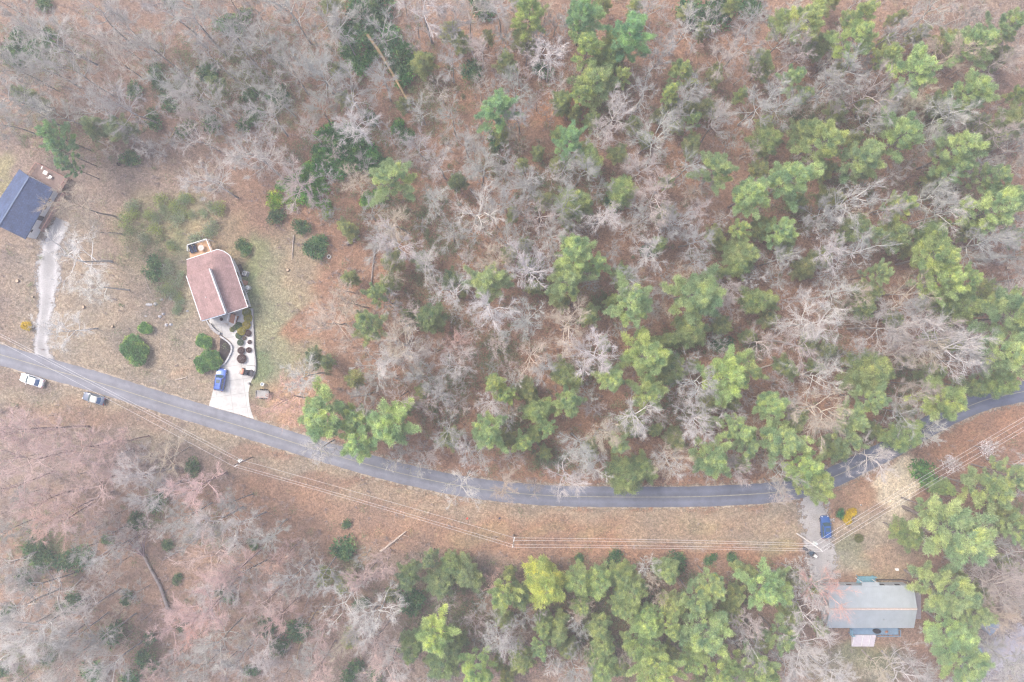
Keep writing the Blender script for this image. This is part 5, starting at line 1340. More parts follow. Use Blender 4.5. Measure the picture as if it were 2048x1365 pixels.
# ---- metal-roofed house, lower right
def house_metal():
    he, rise = 3.0, 1.5
    T1, T2 = PW((1664, 1173), he), PW((1827.4, 1171), he)
    B1, B2 = PW((1652.7, 1257.5), he), PW((1828.2, 1256), he)
    R1, R2 = PW((1655, 1221.5), he + rise), PW((1834.5, 1218.2), he + rise)
    T1 = Vector((B1.x, T2.y, he)); B1 = Vector((B1.x, B2.y, he)); R1 = Vector((B1.x, R2.y, R2.z))
    o = thing('house', 'long house with a pale grey-green metal roof and rusty ridge', 'house', (*W(1745, 1215), 0))
    rf = slab(o, 'roof', [T1, R1, R2, T2], .12, M['metal_roof'])
    slab(rf, 'roof_slope', [R1, B1, B2, R2], .12, M['metal_roof'])
    mb = MB(); n = 44
    for i in range(1, n):
        f = i / n
        for (p, q, r_, s_) in ((R1, R2, T1, T2), (R1, R2, B1, B2)):
            mb.bar(p.lerp(q, f) + Vector((0, 0, .012)) + (r_ - p) * .02, r_.lerp(s_, f) + Vector((0, 0, .012)), .035, .03)
    mb.build('standing_seam', M['metal_roof'], rf)
    mb = MB(); u_ = Vector((0, .16, -.055)); mb.bar(R1 + u_ + Vector((0, 0, .05)), R2 + u_ + Vector((0, 0, .05)), .08, .03); mb.bar(R1 - Vector((0, .16, .055)) + Vector((0, 0, .05)), R2 - Vector((0, .16, .055)) + Vector((0, 0, .05)), .08, .03)
    mb.build('ridge_trim', M['rust'], rf); MB().bar(R1 + Vector((0, 0, .04)), R2 + Vector((0, 0, .04)), .2, .03).build('ridge_cap', mat('pale_ridge', (.52, .46, .43), .7, .15), rf)
    iv = .4
    poly = [(T1.x + iv, T1.y - iv), (T2.x - iv, T2.y - iv), (B2.x - iv, B2.y + iv), (B1.x + iv, B1.y + iv)]
    body = MB().prism(poly, 0, he - .05)
    for xx in (poly[0][0], poly[1][0] - .15):
        m_ = (poly[0][1] + poly[3][1]) / 2
        body.add([(xx, poly[0][1], he - .05), (xx, poly[3][1], he - .05), (xx, m_, he + rise - .2), (xx + .15, poly[0][1], he - .05), (xx + .15, poly[3][1], he - .05), (xx + .15, m_, he + rise - .2)],
                 [(0, 1, 2), (5, 4, 3), (0, 3, 4, 1), (1, 4, 5, 2), (2, 5, 3, 0)])
    body.build('wall', M['siding_g'], o)
    for f in (.15, .3, .68, .86): window(o, (T1.x + (T2.x - T1.x) * f, T1.y - iv), (1, 0), (0, 1), 1.1, 1.1, 1.1)
    for f in (.12, .4, .8): window(o, (T1.x + (T2.x - T1.x) * f, B1.y + iv), (1, 0), (0, -1), 1.1, 1.1, 1.3)
    for sx_, xx in ((-1, T1.x + iv), (1, T2.x - iv)): window(o, (xx, (T1.y + B1.y) / 2), (0, 1), (sx_, 0), 1.0, 1.1, 1.2)
    v = PW((1767.7, 1239.5), he + .8); MB().disc((v.x, v.y), .09, v.z - .6, v.z + .25, 10).build('vent_pipe', M['metal'], o)
    # porch roof extension
    P = [PW((1724, 1164.5), he + .1), PW((1759, 1164.5), he + .1), PW((1759, 1173), he + .24), PW((1724, 1173), he + .24)]
    slab(o, 'porch_roof', P, .1, M['metal_roof'])
    for p in (P[0] + Vector((.3, -.2, 0)), P[1] + Vector((-.3, -.2, 0))): MB().box((p.x, p.y, he / 2), (.12, .12, he)).build('porch_post', M['white'], o)
    # front landing / ramp in blue-green
    lz = .9
    K = [PW((1716, 1152.5), lz), PW((1749.5, 1152.5), lz), PW((1752, 1166), lz), PW((1713, 1166), lz)]
    ld = thing('front_landing', 'blue-green timber landing with slatted steps above the metal roof', 'porch', (K[0].x, K[0].y, 0))
    MB().prism([(p.x, p.y) for p in K], lz - .1, lz).build('floor', M['teal'], ld)
    mb = MB()
    for i in range(5): x0 = K[0].x + .5 + i * .6; mb.bar((x0, K[0].y - .75, lz + .03), (x0 + .45, K[0].y - 1.15, lz + .03), .09, .05)
    mb.build('slat', M['deck_blue'], ld); railing(ld, [(K[3].x, K[3].y + .2), (K[0].x, K[0].y), (K[1].x, K[1].y)], lz, .8, M['teal'], infill=False)
    [MB().box((p.x + (.1 if p is K[0] else -.1), p.y - .1, lz / 2 - .06), (.12, .12, lz - .12)).build('post', M['teal'], ld) for p in K[:2]]
    # back deck
    dz = .9
    K = [PW((1700, 1250), dz), PW((1796, 1250), dz), PW((1796, 1269), dz), PW((1700, 1269), dz)]
    K = [(K[0].x, B1.y + iv - .01), (K[1].x, B1.y + iv - .01), (K[2].x, K[2].y), (K[3].x, K[3].y)]
    dk = thing('back_deck', 'blue-grey painted back deck below the metal roof', 'deck', (K[3][0], K[3][1], 0))
    MB().prism(K, dz - .12, dz).build('floor', M['deck_blue'], dk); railing(dk, [(K[3][0], K[3][1] + 1.2), K[3], (K[3][0] + .6, K[3][1])], dz, .9, M['teal'], infill=False); railing(dk, [(W(1751, 1269, dz)[0], K[2][1]), K[2], (K[2][0], K[2][1] + 1.2)], dz, .9, M['deck_blue'], infill=False)
    [MB().box((p[0] + (.1 if p is K[3] else -.1), p[1] + .12, dz / 2 - .07), (.12, .12, dz - .14)).build('post', M['deck_blue'], dk) for p in K[2:]]
    p = PW((1755, 1263.3), dz + .5); t_ = local('hot_tub', 'dark oval tub standing on the blue-grey back deck', 'tub', (p.x, p.y, dz))
    mb = MB(); n = 24
    rb = [(math.cos(i / n * 6.283) * .75, math.sin(i / n * 6.283) * .42) for i in range(n)]; ri = [(x * .84, y * .8) for x, y in rb]
    mb.add([(x, y, 0) for x, y in rb] + [(x, y, .5) for x, y in rb] + [(x, y, .5) for x, y in ri] + [(x, y, .3) for x, y in ri], [(i, (i + 1) % n, n + (i + 1) % n, n + i) for i in range(n)] + [(n + i, n + (i + 1) % n, 2 * n + (i + 1) % n, 2 * n + i) for i in range(n)] + [(2 * n + i, 2 * n + (i + 1) % n, 3 * n + (i + 1) % n, 3 * n + i) for i in range(n)] + [tuple(range(3 * n, 4 * n))]).build('shell', M['black'], t_)
    p = PW((1773, 1263.8), dz + .4); t_ = local('patio_chair', 'small orange-brown chair right of the dark tub on the deck', 'chair', (p.x, p.y, dz), .5)
    MB().box((0, 0, .42), (.45, .45, .05)).build('seat', M['orange_wood'], t_); MB().box((0, .22, .68), (.45, .05, .48)).build('backrest', M['orange_wood'], t_)
    for sx_ in (-1, 1):
        for sy_ in (-1, 1): MB().box((sx_ * .19, sy_ * .19, .2), (.04, .04, .4)).build('leg', M['orange_wood'], t_)
    # wide back steps
    A_ = PW((1707, 1270), dz); Bx = PW((1750, 1293), .1); wx = W(1750, 1280, .5)[0] - A_.x
    st = thing('back_steps', 'wide pale lilac back steps with white stringers below the blue deck', 'steps', (A_.x, A_.y, 0)); mb = MB(); ns = 5; dl = (A_.y - Bx.y - .05) / ns
    for i in range(ns): zt_ = dz - .05 - i * .17; mb.box((A_.x + wx / 2, A_.y - .03 - dl * (i + .5), zt_ / 2), (wx, dl - .012, zt_))
    mb.build('tread', mat('lilac_grey_boards', (.50, .46, .50), .8, .1, 2), st)
    for f in (.02, .42, .74): xx = A_.x + wx * f; mb = MB(); mb.bar((xx, A_.y - .04, dz + .12), (xx, A_.y - dl * ns * .9, .32), .09, .1); mb.build('stringer', M['white'], st)
    # paving strip on the right
    q = [W(1829, 1185), W(1842, 1185), W(1842, 1238), W(1831, 1238)]
    tag(MB().add([(x, y, .012) for x, y in q], [(3, 2, 1, 0)] if (q[1][0] - q[0][0]) * (q[2][1] - q[1][1]) < 0 else [(0, 1, 2, 3)]).build('side_path', M['purple_walk']), kind='structure')
    p = W(1794.7, 1139.3, .5); t_ = local('white_planter_box', 'small white box on the lawn above the metal roof', 'box', (p[0], p[1], 0), .1); MB().box((0, 0, .25), (.5, .42, .5)).build('body', M['white_plastic'], t_, .02); MB().box((0, 0, .52), (.54, .46, .05)).build('lid', M['white'], t_, .01)
    # pale shed roofs half hidden by the pines at the lower right
    for cx, cy, wx_, wy_, rz_, m_, lab in ((1950, 1312, 3.0, 2.6, R(10), 'teal_pale', 'pale blue-green shed roof peeking out right of the lowest pine'), (1938, 1366, 3.2, 2.4, R(3), 'white', 'white roof corner at the bottom edge below the lowest pine'), (1984, 1252, 3.0, 2.8, R(40), 'blue_tarp', 'blue-grey shed roof right of the big pines')):
        x, y = W(cx, cy, 2.2); s_ = local('garden_shed', lab, 'shed', (x, y, 0), rz_, 'sheds by the neighbour driveway')
        MB().box((0, 0, 1.0), (wx_ - .3, wy_ - .3, 2.0)).build('wall', M['siding_g'], s_)
        z0_, z1_ = 2.0, 2.7; hw, hl = wy_ / 2, wx_ / 2
        vs = [(-hl, -hw, z0_), (hl, -hw, z0_), (hl, hw, z0_), (-hl, hw, z0_), (-hl, 0, z1_), (hl, 0, z1_)]
        MB().add(vs, [(0, 1, 5, 4), (2, 3, 4, 5), (0, 4, 3), (1, 2, 5), (3, 2, 1, 0)]).build('roof', M[m_], s_); MB().box((hl - .14, 0, .95), (.04, .8, 1.9)).build('door', M['white'], s_)
M['teal_pale'] = mat('pale_blue_green_roof', (.36, .48, .52), .6, .1); M['blue_tarp'] = mat('blue_grey_roof', (.22, .29, .40), .6, .12, 1)
house_metal()
# ---------------------------------------------------------------- vehicles
M['carglass'] = mat('tinted_car_glass', (.05, .09, .11), .08, .1, 1, 0, .8)
M['carglass_blue'] = mat('blue_tinted_rear_glass', (.035, .10, .22), .08, .1, 1, 0, .8)
M['rim'] = mat('alloy_rim', (.4, .4, .42), .35, .1, 4, .8)
M['lamp'] = mat('clear_lamp_glass', (.7, .7, .72), .15, .05, 3, 0, .7)
M['tail'] = mat('red_lamp_glass', (.35, .02, .02), .2, .1, 3, 0, .6)
def paint(name, col): return mat(name, col, .32, .04, 1.5, .15, .5, coat=.6)

def car(label, loc, rz, L, Wd, paint_m, style='sedan', roof_m=None, glass_rear='carglass_blue', hood_m=None):
    o = local('parked_car', label, 'car', loc, rz, 'parked cars')
    hw = Wd / 2; belt = .92 if style == 'sedan' else 1.05; rh = 1.43 if style == 'sedan' else 1.72
    # x forward. stations: (x, halfwidth, top height)
    st = [(-.5, .72, .62), (-.485, .86, .80), (-.44, .95, belt * .98), (-.36, .985, belt), (-.2, 1, belt), (0, 1, belt), (.15, 1, belt), (.24, .99, belt * .97), (.34, .97, belt * .88), (.43, .91, belt * .80), (.475, .80, belt * .70), (.5, .62, belt * .58)]
    mb = MB(); vs = []; K = 9
    for f, w_, zt in st:
        x = f * L; w_ = w_ * hw
        prof = [(-.93, .22), (-1, .38), (-1, zt * .72), (-.93, zt * .96), (-.6, zt * 1.01), (0, zt * 1.03), (.6, zt * 1.01), (.93, zt * .96), (1, zt * .72), (1, .38), (.93, .22)]
        vs += [(x, a * w_, z) for a, z in prof]
    K = 11; n = len(st)
    fs = [(i * K + k, i * K + k + 1, (i + 1) * K + k + 1, (i + 1) * K + k) for i in range(n - 1) for k in range(K - 1)]
    fs += [(i * K, (i + 1) * K, (i + 1) * K + K - 1, i * K + K - 1) for i in range(n - 1)] + [tuple(range(K)), tuple(range((n - 1) * K, n * K))[::-1]]
    body = mb.add(vs, fs).build('body', paint_m, o, smooth=True)
    e = body.modifiers.new('edge', 'EDGE_SPLIT'); e.split_angle = R(40)
    # cabin: belt loop and roof loop
    if style == 'sedan': xb0, xb1, xr0, xr1 = -.37 * L, .20 * L, -.22 * L, .06 * L
    else: xb0, xb1, xr0, xr1 = -.475 * L, .22 * L, -.40 * L, .08 * L
    bw, rw = hw * .93, hw * .74
    b0 = [(xb0, -bw * .86), (xb1, -bw * .90), (xb1 + .05, 0), (xb1, bw * .90), (xb0, bw * .86), (xb0 - .03, 0)]
    zb = belt * .97
    def loopv(x0, x1, w_, z, bulge): return [(x0, -w_, z), ((x0 + x1) / 2, -w_ * 1.03, z + .02), (x1, -w_, z), (x1 + bulge, 0, z), (x1, w_, z), ((x0 + x1) / 2, w_ * 1.03, z + .02), (x0, w_, z), (x0 - bulge, 0, z)]
    lo, hi = loopv(xb0, xb1, bw, zb, .10), loopv(xr0, xr1, rw, rh - .05, .06)
    top = loopv(xr0 + .12, xr1 - .12, rw * .82, rh, .03)
    mb = MB(); v = lo + hi + top; m = 8
    mb.add(v, [(i, (i + 1) % m, m + (i + 1) % m, m + i) for i in range(m)] + [(m + i, m + (i + 1) % m, 2 * m + (i + 1) % m, 2 * m + i) for i in range(m)] + [tuple(range(2 * m, 3 * m))])
    mb.build('cabin', roof_m or paint_m, o, .02)
    def panel(name, quads, mt, off=.012, parent=o):
        g = MB()
        for q in quads:
            q = [Vector(p) for p in q]; nn = (q[1] - q[0]).cross(q[2] - q[0]).normalized()
            c = sum(q, Vector()) / 4
            if nn.dot(c - Vector((0, 0, .9))) < 0: nn = -nn
            g.hexa([p for p in q], [p + nn * off for p in q])
        return g.build(name, mt, parent)
    def lerp(a, b, t): return Vector(a).lerp(Vector(b), t)
    def inset(a, b, c, d, s0, s1, t0, t1):
        f = lambda s, t: lerp(lerp(a, b, s), lerp(d, c, s), t)
        return [f(s0, t0), f(s1, t0), f(s1, t1), f(s0, t1)]
    lo3, hi3 = [Vector(p) for p in lo], [Vector(p) for p in hi]
    panel('windscreen', [inset(lo3[2], lo3[3], hi3[3], hi3[2], .1, 1, .08, .95), inset(lo3[3], lo3[4], hi3[4], hi3[3], 0, .9, .08, .95)], M['carglass'])
    panel('rear_window', [inset(lo3[6], lo3[7], hi3[7], hi3[6], .12, 1, .15, .95), inset(lo3[7], lo3[0], hi3[0], hi3[7], 0, .88, .15, .95)], M[glass_rear])
    panel('side_window', [inset(lo3[0], lo3[1], hi3[1], hi3[0], .16, .97, .15, .9), inset(lo3[1], lo3[2], hi3[2], hi3[1], .03, .84, .15, .9)], M['carglass'])
    panel('side_window', [inset(lo3[4], lo3[5], hi3[5], hi3[4], .16, .97, .15, .9), inset(lo3[5], lo3[6], hi3[6], hi3[5], .03, .84, .15, .9)], M['carglass'])
    if style == 'suv':
        for s in (-1, 1): MB().bar((xr0 + .15, s * rw * .86, rh + .05), (xr1 - .1, s * rw * .86, rh + .05), .05, .05).build('roof_rail', M['black'], o)
        MB().box(((xr0 + xr1) / 2 + .45, 0, rh + .008), (.75, rw * 1.1, .016)).build('sunroof', M['carglass'], o)
        MB().box(((xr0 + xr1) / 2 - .45, 0, rh + .006), (.04, rw * 1.5, .012)).build('roof_seam', M['black'], o)
    for s in (-1, 1):
        MB().box((.475 * L, s * hw * .62, belt * .70), (.16, .34, .12), s * -.5).build('headlight', M['lamp'], o, .03)
        MB().box((-.492 * L, s * hw * .66, belt * .80), (.08, .36, .14), s * .25).build('tail_light', M['tail'], o, .02)
        MB().box((xb1 - .25, s * (hw + .07), zb + .05), (.12, .2, .12)).build('side_mirror', paint_m, o, .03)
        for fx in (-.30, .31):
            t_ = MB().tube([(fx * L, s * (hw - .20), .33), (fx * L, s * (hw - .19), .33), (fx * L, s * (hw + .0), .33), (fx * L, s * (hw + .01), .33)], [.28, .33, .33, .28], 20).build('wheel', M['rubber'], o)
            MB().tube([(fx * L, s * (hw + .011), .33), (fx * L, s * (hw + .02), .33)], [.2, .18], 14).build('rim', M['rim'], t_)
    for s in (-1, 1): MB().bar((.47 * L if s > 0 else -.49 * L, -hw * .5, .36), (.47 * L if s > 0 else -.49 * L, hw * .5, .36), .1, .12).build('bumper', M['black'], o)
    return o
def heading(p0, p1):
    a, b = W(*p0), W(*p1); return math.atan2(b[1] - a[1], b[0] - a[0])
z_ = .02
x, y = W(62.5, 760.5, .8); car('white sedan parked on the verge, nearest the left edge', (x, y, 0), heading((86, 769), (40, 754)), 4.85, 1.85, paint('white_paint', (.82, .82, .83)))
x, y = W(186.5, 797, .8); car('silver sedan with dark sides parked below the road', (x, y, 0), heading((208, 804), (164, 791)), 4.5, 1.75, paint('dark_steel_paint', (.10, .13, .19)), roof_m=paint('silver_roof', (.42, .42, .40)), glass_rear='carglass_blue')
x, y = W(440, 759.5, .9); car('bright blue estate car parked on the concrete driveway', (x, y, .03), heading((436, 781), (443, 738)), 4.5, 1.85, paint('bright_blue_paint', (.04, .12, .48)), 'suv')
x, y = W(1651.5, 1054.5, .8); car('dark navy car on the gravel strip under the power lines', (x, y, .01), heading((1652.5, 1076), (1650, 1034)), 4.5, 1.85, paint('dark_navy_paint', (.02, .09, .30)), 'suv')

def buggy():
    x, y = W(493, 744.5, .7); o = local('utility_buggy', 'small orange-nosed utility buggy with a black cargo bed on the driveway', 'buggy', (x, y, .03), heading((504, 747), (480, 742)))
    org = paint('faded_orange_paint', (.62, .26, .16))
    mb = MB(); L_ = [(.55, .52, .75), (.85, .55, .80), (1.15, .5, .72), (1.33, .36, .55)]; vs = []
    for x_, w_, z in L_: vs += [(x_, -w_, .35), (x_, -w_, z * .85), (x_, -w_ * .6, z), (x_, w_ * .6, z), (x_, w_, z * .85), (x_, w_, .35)]
    mb.add(vs, [(i * 6 + k, (i + 1) * 6 + k, (i + 1) * 6 + (k + 1) % 6, i * 6 + (k + 1) % 6) for i in range(3) for k in range(6)] + [tuple(range(6)), tuple(range(18, 24))[::-1]]).build('hood', org, o)
    MB().box((0, 0, .38), (2.3, 1.1, .12)).build('chassis', M['black'], o)
    for s in (-1, 1):
        MB().box((-.02, s * .27, .66), (.45, .45, .14)).build('seat', M['navy'], o, .04); MB().box((-.26, s * .27, .92), (.12, .45, .45), ry=R(-8)).build('backrest', M['navy'], o, .04)
    q = MB()
    for s in (-1, 1): q.tube([(.5, s * .55, .7), (.25, s * .52, 1.7), (-.4, s * .52, 1.72), (-.45, s * .55, .6)], .025, 6)
    q.tube([(.25, -.52, 1.7), (.25, .52, 1.7)], .025, 6); q.tube([(-.4, -.52, 1.72), (-.4, .52, 1.72)], .025, 6); q.build('roll_cage', M['black'], o)
    q = MB().box((-.9, 0, .66), (.9, 1.15, .05)); q.box((-.9, -.56, .8), (.9, .05, .25)); q.box((-.9, .56, .8), (.9, .05, .25)); q.box((-1.34, 0, .8), (.05, 1.06, .25)); q.box((-.46, 0, .8), (.05, 1.06, .25)); q.build('cargo_bed', mat('faded_black_bed', (.07, .07, .085), .7), o)
    MB().ring((.32, .27), .17, .14, .98, 1.01, 16).build('steering_wheel', M['black'], o)
    for fx in (-.85, .85):
        for s in (-1, 1): w_ = MB().tube([(fx, s * .42, .3), (fx, s * .66, .3)], .3, 16).build('wheel', M['rubber'], o); MB().tube([(fx, s * .661, .3), (fx, s * .67, .3)], .15, 12).build('rim', M['rim'], w_)
    for s in (-1, 1): MB().box((1.27, s * .28, .6), (.08, .14, .1)).build('headlight', M['lamp'], o)
buggy()

def trailer():
    x, y = W(525.5, 788.5, .7); o = local('wooden_trailer', 'small weathered plank trailer parked on the grass right of the driveway', 'trailer', (x, y, 0), heading((512, 788), (538, 789)))
    m_ = mat('silvery_weathered_planks', (.36, .35, .34), .9, .25, 1.2); mb = MB()
    for i in range(7): mb.box((-.05, -.6 + i * .2, .66), (2.5 - .04 * (i % 3), .188, .05))
    mb.build('plank_bed', m_, o)
    mb = MB(); mb.bar((-1.3, -.74, .8), (1.2, -.74, .8), .05, .28); mb.bar((-1.3, .74, .8), (1.2, .74, .8), .05, .28); mb.bar((-1.33, -.7, .8), (-1.33, .7, .8), .05, .28); mb.build('side_board', m_, o)
    MB().box((0, 0, .54), (2.5, 1.0, .12)).build('frame', M['black'], o); MB().bar((1.25, 0, .52), (1.75, 0, .45), .1, .08).build('drawbar', M['black'], o)
    MB().box((1.3, 0, .72), (.18, 1.3, .35)).build('tailboard', mat('dark_tailboard', (.06, .055, .055), .8), o)
    for s in (-1, 1):
        for fx in (-.45, .45): MB().tube([(fx, s * .78, .32), (fx, s * .98, .32)], .32, 16).build('wheel', M['rubber'], o)
trailer()

def mower():
    x, y = W(1626, 1109, .6); o = local('riding_mower', 'dark riding mower standing left of the utility pole foot in the gravel', 'mower', (x, y, .01), heading((1632, 1113), (1620, 1105)))
    dk = paint('dark_blue_grey_paint', (.05, .08, .11))
    MB().box((.55, 0, .62), (.8, .6, .42)).build('hood', dk, o, .08); MB().box((-.1, 0, .4), (1.7, .62, .14)).build('chassis', M['black'], o, .02)
    MB().box((-.05, 0, .22), (.8, 1.1, .16)).build('cutting_deck', dk, o, .04); MB().box((-.5, 0, .62), (.75, .8, .12)).build('fender', M['grey_pad'], o, .05)
    st_ = MB().box((-.42, 0, .76), (.42, .45, .1)).build('seat', M['white_plastic'], o, .04); MB().box((-.64, 0, .96), (.1, .45, .38), ry=R(-10)).build('backrest', M['white_plastic'], o, .04)
    MB().ring((.1, 0), .18, .15, .98, 1.01, 16).build('steering_wheel', M['black'], o); MB().tube([(.25, 0, .7), (.1, 0, .98)], .025, 6).build('steering_column', M['black'], o)
    for fx, rr_ in ((-.55, .26), (.72, .18)):
        for s in (-1, 1): MB().tube([(fx, s * .34, rr_), (fx, s * .54, rr_)], rr_, 16).build('wheel', M['rubber'], o)
mower()
x, y = W(1611.3, 1098.3, .3); o = local('steel_drum', 'small dark drum lying on its side left of the mower', 'drum', (x, y, 0), heading((1606, 1096), (1616, 1101)))
MB().tube([(-.45, 0, .28), (-.44, 0, .28), (.44, 0, .28), (.45, 0, .28)], [.24, .28, .28, .24], 18).build('shell', mat('dark_drum', (.05, .05, .06), .7), o)
q = MB()
for xx in (-.2, .2): q.tube([(xx - .02, 0, .28), (xx + .02, 0, .28)], .295, 18)
q.build('hoop', M['black'], o)
for px, py, m_, lab in ((933, 1038, (.62, .10, .07), 'small red marker flag on the verge below the road'), (997.5, 1037, (.05, .04, .08), 'small dark marker flag on the verge right of the red one')):
    x, y = W(px, py, .4); o = local('marker_flag', lab, 'marker flag', (x, y, 0), rng.random(), 'marker flags on the verge'); MB().tube([(0, 0, 0), (0, 0, .62)], .02, 5).build('stake', M['metal'], o)
    MB().box((.2, 0, .56), (.42, .34, .02), ry=R(20)).build('flag', mat('flag_cloth', m_, .8, .1), o)
x, y = W(1668, 1039, .3); o = local('garden_pot', 'small white pot between the navy car and the dark green bush', 'pot', (x, y, 0)); MB().tube([(0, 0, 0), (0, 0, .3)], [.13, .19], 14).build('body', M['white_plastic'], o); MB().disc((0, 0), .15, .301, .31, 12).build('soil', M['soil'], o)
x, y = W(1722, 1010, .2); o = local('garden_pot', 'small pale pot right of the upper yellow flowering shrub', 'pot', (x, y, 0)); MB().tube([(0, 0, 0), (0, 0, .28)], [.12, .18], 14).build('body', M['white_plastic'], o); MB().disc((0, 0), .14, .281, .29, 12).build('soil', M['soil'], o)

# ---------------------------------------------------------------- utility poles and wires
M['polewood'] = mat('weathered_pole_wood', (.30, .25, .22), .9, .2, 2)
M['arm'] = mat('pale_crossarm', (.66, .64, .62), .7, .1, 3)
M['wire'] = mat('aluminium_wire', (.80, .78, .80), .5, .05, 1)
M['ceramic'] = mat('white_insulator', (.8, .8, .8), .3, .05, 3)
# foot pixel, height, crossarm height, crossarm direction (degrees), label
POLES = [((505, 914), 9.2, 6.9, 42, 'leaning-looking utility pole with a grey transformer below the driveway house', True),
         ((1027, 1069), 8.2, 5.2, 80, 'plain utility pole in the middle of the verge', False),
         ((1594, 1067), 10.6, 9.0, -38, 'tall utility pole with a long pale crossarm by the navy car', True)]
ATT = []
for (fp, hp, ha, ad, lab, tr_) in POLES:
    x, y = W(*fp); o = thing('utility_pole', lab, 'utility pole', (x, y, 0), 'utility poles along the road')
    MB().tube([(x, y, -.5), (x, y, hp * .5), (x, y, hp)], [.17, .15, .12], 12).build('pole', M['polewood'] if hp < 10 else M['arm'], o)
    u_ = Vector((math.cos(R(ad)), math.sin(R(ad)), 0)); al = 1.0 if hp < 10 else 1.25
    arm = MB().bar(Vector((x, y, ha)) - u_ * al, Vector((x, y, ha)) + u_ * al, .16, .14).build('crossarm', M['arm'], o)
    at_ = []
    for k_ in (-1, -.45, .45, 1):
        p = Vector((x, y, ha + .07)) + u_ * al * .93 * k_; MB().tube([p, p + Vector((0, 0, .1)), p + Vector((0, 0, .2))], [.03, .07, .05], 8).build('insulator', M['ceramic'], arm); at_.append(p + Vector((0, 0, .2)))
    if tr_:
        c = Vector((x, y, ha - 1.3)) + Vector((-u_.y, u_.x, 0)) * .42
        t2 = MB().tube([c - Vector((0, 0, .5)), c + Vector((0, 0, .45)), c + Vector((0, 0, .55))], [.27, .27, .18], 14).build('transformer', mat('pale_transformer', (.58, .62, .6), .5), o)
        MB().bar(c + Vector((0, 0, .0)), (x, y, ha - 1.3), .1, .1).build('bracket', M['metal'], t2)
    ATT.append(at_)
def span(A_, B_, k_, sag, lab, r_=.018):
    P = []
    for i in range(25):
        t = i / 24; p = A_.lerp(B_, t); p.z -= sag * 4 * t * (1 - t); P.append(p)
    o = MB().tube(P, r_, 5).build('power_line', M['wire'], loc=tuple(A_)); tag(o, lab, 'power line', 'overhead power lines')
order = lambda at_, d_: sorted(at_, key=lambda p: p.dot(d_))
def spans(A_, B_, nm, n, sag):
    dv = (B_[1] - A_[1]); dn = Vector((-dv.y, dv.x, 0)).normalized(); a, b = order(A_, dn), order(B_, dn); w = ['bottommost', 'second lowest', 'second highest', 'topmost']
    idx = {4: (0, 1, 2, 3), 3: (0, 1, 3)}[n]
    for j in idx: span(a[j], b[j], j, sag, f'{w[j]} wire of the power line {nm}')
far_l = [p + Vector((0, 0, 0)) for p in ATT[0]]
# the next poles stand outside the picture; the wires run on towards them
L0 = Vector((*W(-330, 505, 7), 7.0)); Rr = Vector((*W(2260, 724, 9), 9.2))
un = Vector((.45, -.9, 0)); l_at = [L0 + un.normalized() * 1.0 * k_ for k_ in (-1, -.45, .45, 1)]
ur = Vector((-.5, .87, 0)); r_at = [Rr + ur.normalized() * 1.1 * k_ for k_ in (-1, -.45, .45, 1)]
spans(ATT[0], l_at, 'crossing the road at the left', 3, .5)
spans(ATT[0], ATT[1], 'between the left and middle poles', 3, .5)
spans(ATT[1], ATT[2], 'between the middle and right poles', 4, .6)
spans(ATT[2], r_at, 'running to the upper right from the tall pole', 4, .6)

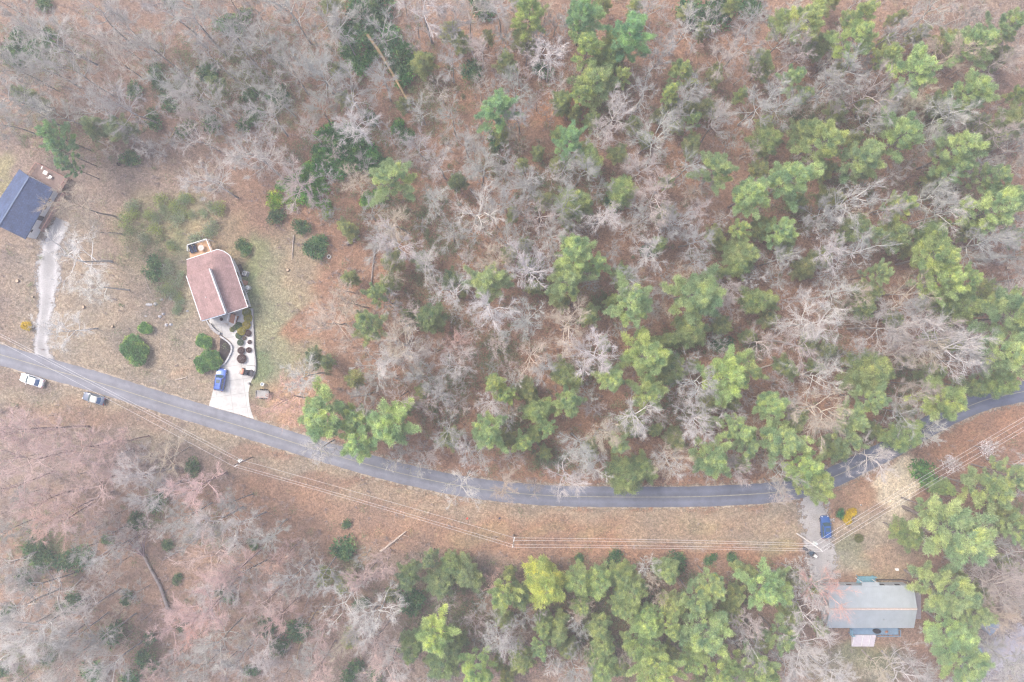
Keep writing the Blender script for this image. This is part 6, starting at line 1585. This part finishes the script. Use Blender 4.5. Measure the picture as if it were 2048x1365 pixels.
# ---------------------------------------------------------------- labels for the trees and shrubs
SEEDS = [(60, 60, 'in the top left corner'), (230, 60, 'along the top edge, left'), (420, 60, 'along the top edge, left of the golden trunk'), (70, 210, 'in the woods above the navy-roofed house'),
 (240, 240, 'above the left clearing'), (400, 220, 'in the upper left wood'), (600, 60, 'at the top left of the golden trunk'), (540, 210, 'left of the laurel thicket'), (745, 90, 'around the golden fallen trunk'), (690, 250, 'around the laurel thicket'),
 (870, 60, 'at the top right of the golden trunk'), (860, 250, 'below the golden fallen trunk'), (560, 360, 'above the brown-roofed house lawn'), (420, 380, 'above the sun deck clearing'), (140, 430, 'by the navy-roofed house'), (160, 580, 'beside the pale gravel driveway'),
 (300, 540, 'left of the brown-roofed house'), (500, 490, 'just right of the sun deck'), (640, 480, 'above the lawn of the brown-roofed house'), (790, 450, 'upper centre left, beside the long grey log'), (980, 80, 'at the top centre'), (1000, 260, 'in the upper centre wood'), (960, 420, 'in the centre wood, upper half'),
 (1100, 100, 'at the top, just right of centre'), (1230, 90, 'at the top among the blue-green pines'), (1150, 320, 'above the centre of the wood'), (1370, 110, 'at the top by the short tan log'), (1290, 300, 'by the thin horizontal log'), (1430, 320, 'by the bright upper pine right of centre'), (1520, 60, 'at the top, right of the tan log'),
 (1680, 70, 'at the top edge, right part'), (1870, 70, 'near the top right corner'), (2010, 130, 'at the right edge, top'), (1600, 240, 'upper right wood, inner part'), (1760, 230, 'upper right wood, middle part'), (1950, 290, 'right edge, upper third'), (1570, 400, 'right wood, below the big pine pair'), (1740, 420, 'right wood, near the olive shrubby tree'),
 (1880, 470, 'right wood, above the yellow-green cluster'), (2010, 480, 'right edge near the pole pile'), (700, 640, 'along the right side of the lawn'), (610, 770, 'between the lawn and the road'), (680, 880, 'hanging over the road left of centre'), (820, 580, 'left centre wood'), (820, 720, 'left centre wood, below the round bright pine'), (850, 870, 'above the road, left of centre'),
 (1000, 600, 'centre wood, around the great white tree'), (940, 740, 'centre wood, lower left'), (1010, 900, 'above the road near the centre'), (1150, 530, 'at the centre, around the double pine'), (1130, 690, 'centre wood, lower right'), (1110, 830, 'above the road, just right of centre'), (1280, 500, 'centre right wood, upper part'), (1260, 620, 'centre right wood, middle part'),
 (1290, 770, 'around the tall yellow-green pine group'), (1250, 900, 'overhanging the road, centre right'), (1400, 600, 'around the biggest centre right pine'), (1420, 760, 'right of the tall yellow-green pine group'), (1400, 900, 'above the straight dark road stretch'), (1500, 500, 'right wood, by the tall olive evergreen'), (1520, 620, 'right wood, inner middle'),
 (1560, 800, 'right wood, by the pale log'), (1580, 920, 'overhanging the road bend'), (1670, 540, 'right wood, upper middle'), (1640, 680, 'right wood, middle'), (1800, 600, 'right wood, left of the yellow-green cluster'), (1760, 700, 'right wood, above the olive pair'), (1680, 850, 'inside the road bend'), (1890, 690, 'right wood, around the great white tree'),
 (1920, 570, 'in the yellow-green cluster at the right'), (1880, 800, 'along the road at the upper right bend'), (1760, 900, 'overhanging the right road bend'), (2010, 680, 'at the right edge above the road'), (60, 880, 'below the road at the left edge'), (200, 920, 'below the road and parked sedans'), (330, 950, 'lower left wood, near the road'), (60, 1020, 'left edge, lower wood'),
 (130, 1110, 'lower left wood, left of the uprooted tree'), (250, 1080, 'beside the uprooted tree'), (430, 1030, 'lower wood, below the left utility pole'), (400, 1180, 'right of the uprooted tree'), (60, 1240, 'near the bottom left corner'), (190, 1300, 'along the bottom edge, left'), (330, 1310, 'along the bottom edge below the uprooted tree'), (470, 1280, 'bottom wood, left of the golden curved trunk'),
 (560, 1130, 'lower wood, above the golden curved trunk'), (620, 1300, 'bottom wood, by the golden curved trunk'), (700, 1150, 'lower wood, right of the thin stem'), (740, 1270, 'bottom wood, right of the golden curved trunk'), (860, 1150, 'at the left end of the lower evergreen belt'), (880, 1290, 'bottom edge, left end of the evergreens'), (1010, 1220, 'lower wood, left of the round evergreen'),
 (1110, 1180, 'around the round yellow-green evergreen'), (1060, 1310, 'bottom edge, below the round evergreen'), (1220, 1150, 'along the verge in the lower belt'), (1190, 1280, 'bottom belt, by the short orange log'), (1300, 1240, 'bottom belt, middle right'), (1310, 1340, 'bottom edge, middle right'), (1370, 1140, 'lower belt by the verge, right part'), (1420, 1260, 'lower belt, right part'),
 (1480, 1130, 'lower belt, right end by the verge'), (1540, 1200, 'left of the metal-roofed house, upper'), (1480, 1320, 'bottom edge, left of the metal-roofed house'), (1620, 1180, 'against the left end of the metal roof'), (1600, 1310, 'below left of the metal-roofed house'), (1790, 1320, 'below the back deck'), (1810, 1060, 'on the lawn right of the navy car'),
 (1900, 1040, 'right of the lower lawn'), (1900, 1200, 'right of the metal-roofed house'), (1930, 1330, 'near the sheds at the bottom right'), (2000, 960, 'at the right edge below the power line'), (2010, 1080, 'right edge, beyond the great pine'), (1990, 1190, 'right edge, beyond the house pines'), (2020, 1290, 'near the bottom right corner')]
ORD = ['leftmost', 'second from left', 'third from left', 'fourth from left', 'fifth from left', 'sixth from left', 'seventh from left', 'eighth from left', 'ninth from left', 'tenth from left', 'eleventh from left', 'twelfth from left', 'thirteenth from left', 'fourteenth from left', 'fifteenth from left', 'sixteenth from left', 'seventeenth from left', 'last from left']
cells = {}
for px, py, noun, o in PLANTS:
    s = min(SEEDS, key=lambda q: (q[0] - px) ** 2 + (q[1] - py) ** 2); cells.setdefault((noun, s[2]), []).append((px, o))
for (noun, ph), L_ in cells.items():
    L_.sort(key=lambda t: t[0])
    for i, (px, o) in enumerate(L_):
        o['label'] = f'{noun} {ph}' + (f', {ORD[min(i, 17)]}' if len(L_) > 1 else '')
for o in bpy.data.objects:
    if 'base' in o: del o['base']
